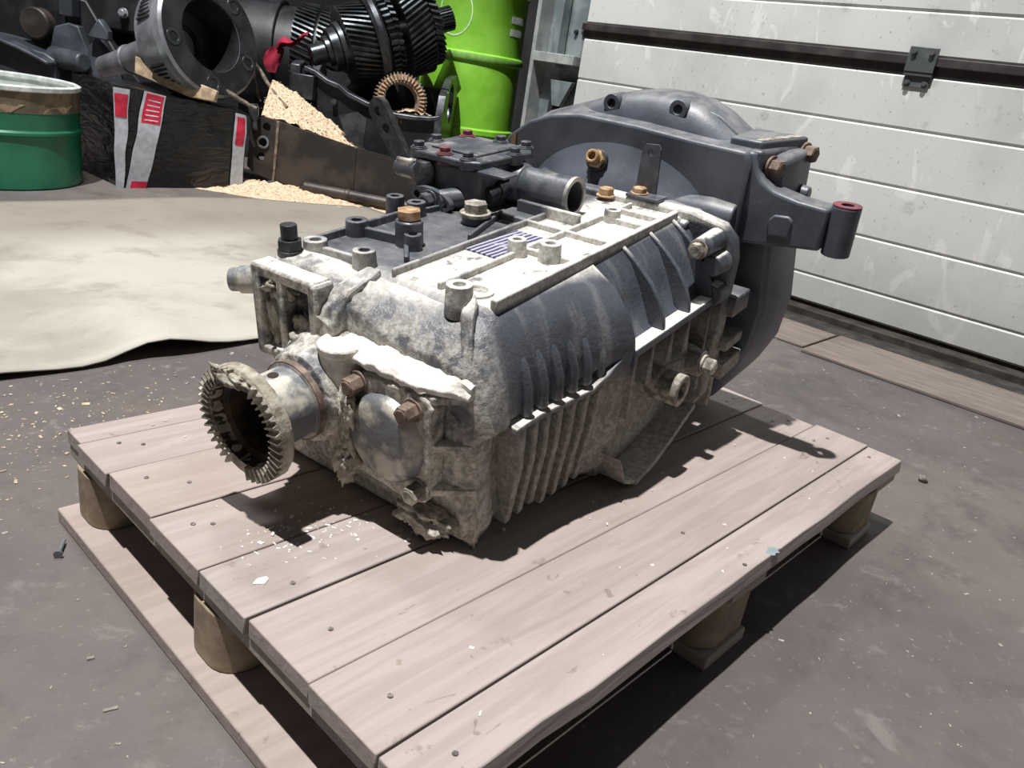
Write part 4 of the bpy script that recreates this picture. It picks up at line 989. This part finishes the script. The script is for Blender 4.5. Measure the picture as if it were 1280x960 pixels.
def stick(p, q, r, label, mat='stick'):
    p = Vector(p); q = Vector(q); g = G(); n = 9; secs = []
    a = (q-p).normalized(); u = a.orthogonal().normalized(); w_ = a.cross(u)
    for k in range(n+1):
        t = k/n; c = p.lerp(q, t)+mnoise.noise_vector(Vector((t*3, p.x, p.y)))*r*.8; rr = r*(1-.35*t)*(1+.3*mnoise.noise(Vector((t*9, p.z, 1))))
        secs.append([c+(u*math.cos(2*PI*i/8)+w_*math.sin(2*PI*i/8))*rr for i in range(8)])
    g.loft(secs); o = g.build('broken_stick', mat, None, 0, 60); return tag(o, label, 'stick', 'broken sticks by the tray')
stick(row(-1.53, 4.13, .575), row(-1.315, 4.03, .395), .012, 'long broken stick slanting down into the heaped sawdust')
stick(row(-1.53, 4.11, .57), row(-1.462, 4.06, .40), .010, 'short broken stick standing beside the long slanting stick')
stick(row(-1.535, 3.80, .445), row(-1.40, 3.84, .385), .013, 'stub of stick poking out from under the fibreboard piece')
hk = G(); hk.lathe(row(-1.44, 3.90, .40), row(-1.425, 3.90, .28), [(0, .02), (.02, .026), (.07, .02), (.075, .015), (.12, .014)], 14)
o = hk.build('steel_pin', 'steel_dark', None, 0.002); tag(o, 'short dark steel pin hanging at the left end of the tray', 'pin')
# ------------------------------------------------------------------ litter
def scatter(name, n, fn, smin, smax, mat, label, cat, par=None):
    g = G(); rnd = random.Random(hash(name) % 1000 if False else len(name)*13)
    for k in range(n):
        p = fn(rnd)
        if p is None: continue
        s_ = rnd.uniform(smin, smax)*(1 if rnd.random() < .85 else 1.8); an = rnd.uniform(0, PI); l_ = s_*rnd.uniform(.5, 1.6); wd = s_*rnd.uniform(.25, .7); hh = s_*rnd.uniform(.15, .4)
        M_ = Matrix.Rotation(an, 4, 'Z') @ Matrix.Rotation(rnd.uniform(-.25, .25), 4, 'X'); M_.translation = Vector(p)+Vector((0, 0, hh*.5))
        g.box(-l_, l_*rnd.uniform(.6, 1), -wd, wd*rnd.uniform(.5, 1), -hh*.5, hh*.5, M_)
    o = g.build(name, mat, par, 0, 0)
    if not par: tag(o, label, cat, None, 'stuff')
    else: o['kind'] = 'stuff'
    return o
def inpal(x, y): return .31 < x < 1.58 and .29 < y < 1.15
def fl_any(r):
    x, y = r.uniform(-.6, 3.0), r.uniform(-.3, 1.66)
    return None if inpal(x, y) else (x, y, 0)
scatter('floor_grit', 1500, fl_any, .0012, .0034, 'chip_grey', 'pale grit and crumbs strewn over the concrete floor', 'grit')
def fl_chip(r):
    x, y = r.gauss(.42, .14), r.gauss(1.42, .13)
    return None if (inpal(x, y) or y > 1.65) else (x, y, 0)
scatter('floor_shavings', 420, fl_chip, .001, .0032, 'chip', 'yellowish wood shavings on the floor left of the pallet', 'shavings')
def pal_chip(r):
    if r.random() < .55: x, y = r.gauss(.50, .05), r.gauss(.715, .03)
    else: x, y = r.uniform(.36, 1.5), r.uniform(.33, 1.1)
    return (x, y, PT+.0002) if (.36 < x < 1.54 and .32 < y < 1.12) else None
scatter('deck_crumbs', 230, pal_chip, .001, .0028, 'mud_white', 'pale mud crumbs on the pallet deck below the toothed flange', 'crumbs')
def mat_grit(r): return (r.uniform(.3, 2.1), r.uniform(1.75, 3.1), .012)
o = flat_chip(.395, .765-.02, PT, .011, 8, .0015, 11).build('paint_flake', 'flake', None); o.location = (0, -.09, .0004); tag(o, 'white paint flake lying on the pallet end board', 'flake')
o = G().lathe((.300, 1.022, .006), (.318, 1.052, .006), [(0, .006), (.004, .006), (.0045, .003), (.036, .0028)], 12).build('dropped_bolt', 'carrier_steel', None); tag(o, 'small bright bolt on the floor beside the pallet corner', 'bolt')
bm = bmesh.new(); bmesh.ops.create_icosphere(bm, subdivisions=2, radius=.011); me = bpy.data.meshes.new('pebble')
for v in bm.verts: v.co *= 1+.35*mnoise.noise(v.co*90); v.co.z *= .75
bm.to_mesh(me); bm.free(); me.materials.append(MT['pebble']); o = bpy.data.objects.new('pebble', me); COL.objects.link(o); o.location = (1.866, .326, .0075); tag(o, 'grey pebble on the bare floor right of the pallet', 'pebble')
g = G(); g.add([Vector((2.60, .935, .0125)), Vector((2.66, .955, .0125)), Vector((2.70, .995, .0125)), Vector((2.66, 1.03, .0125)), Vector((2.60, 1.0, .0125))], [(0, 1, 2, 3, 4)])
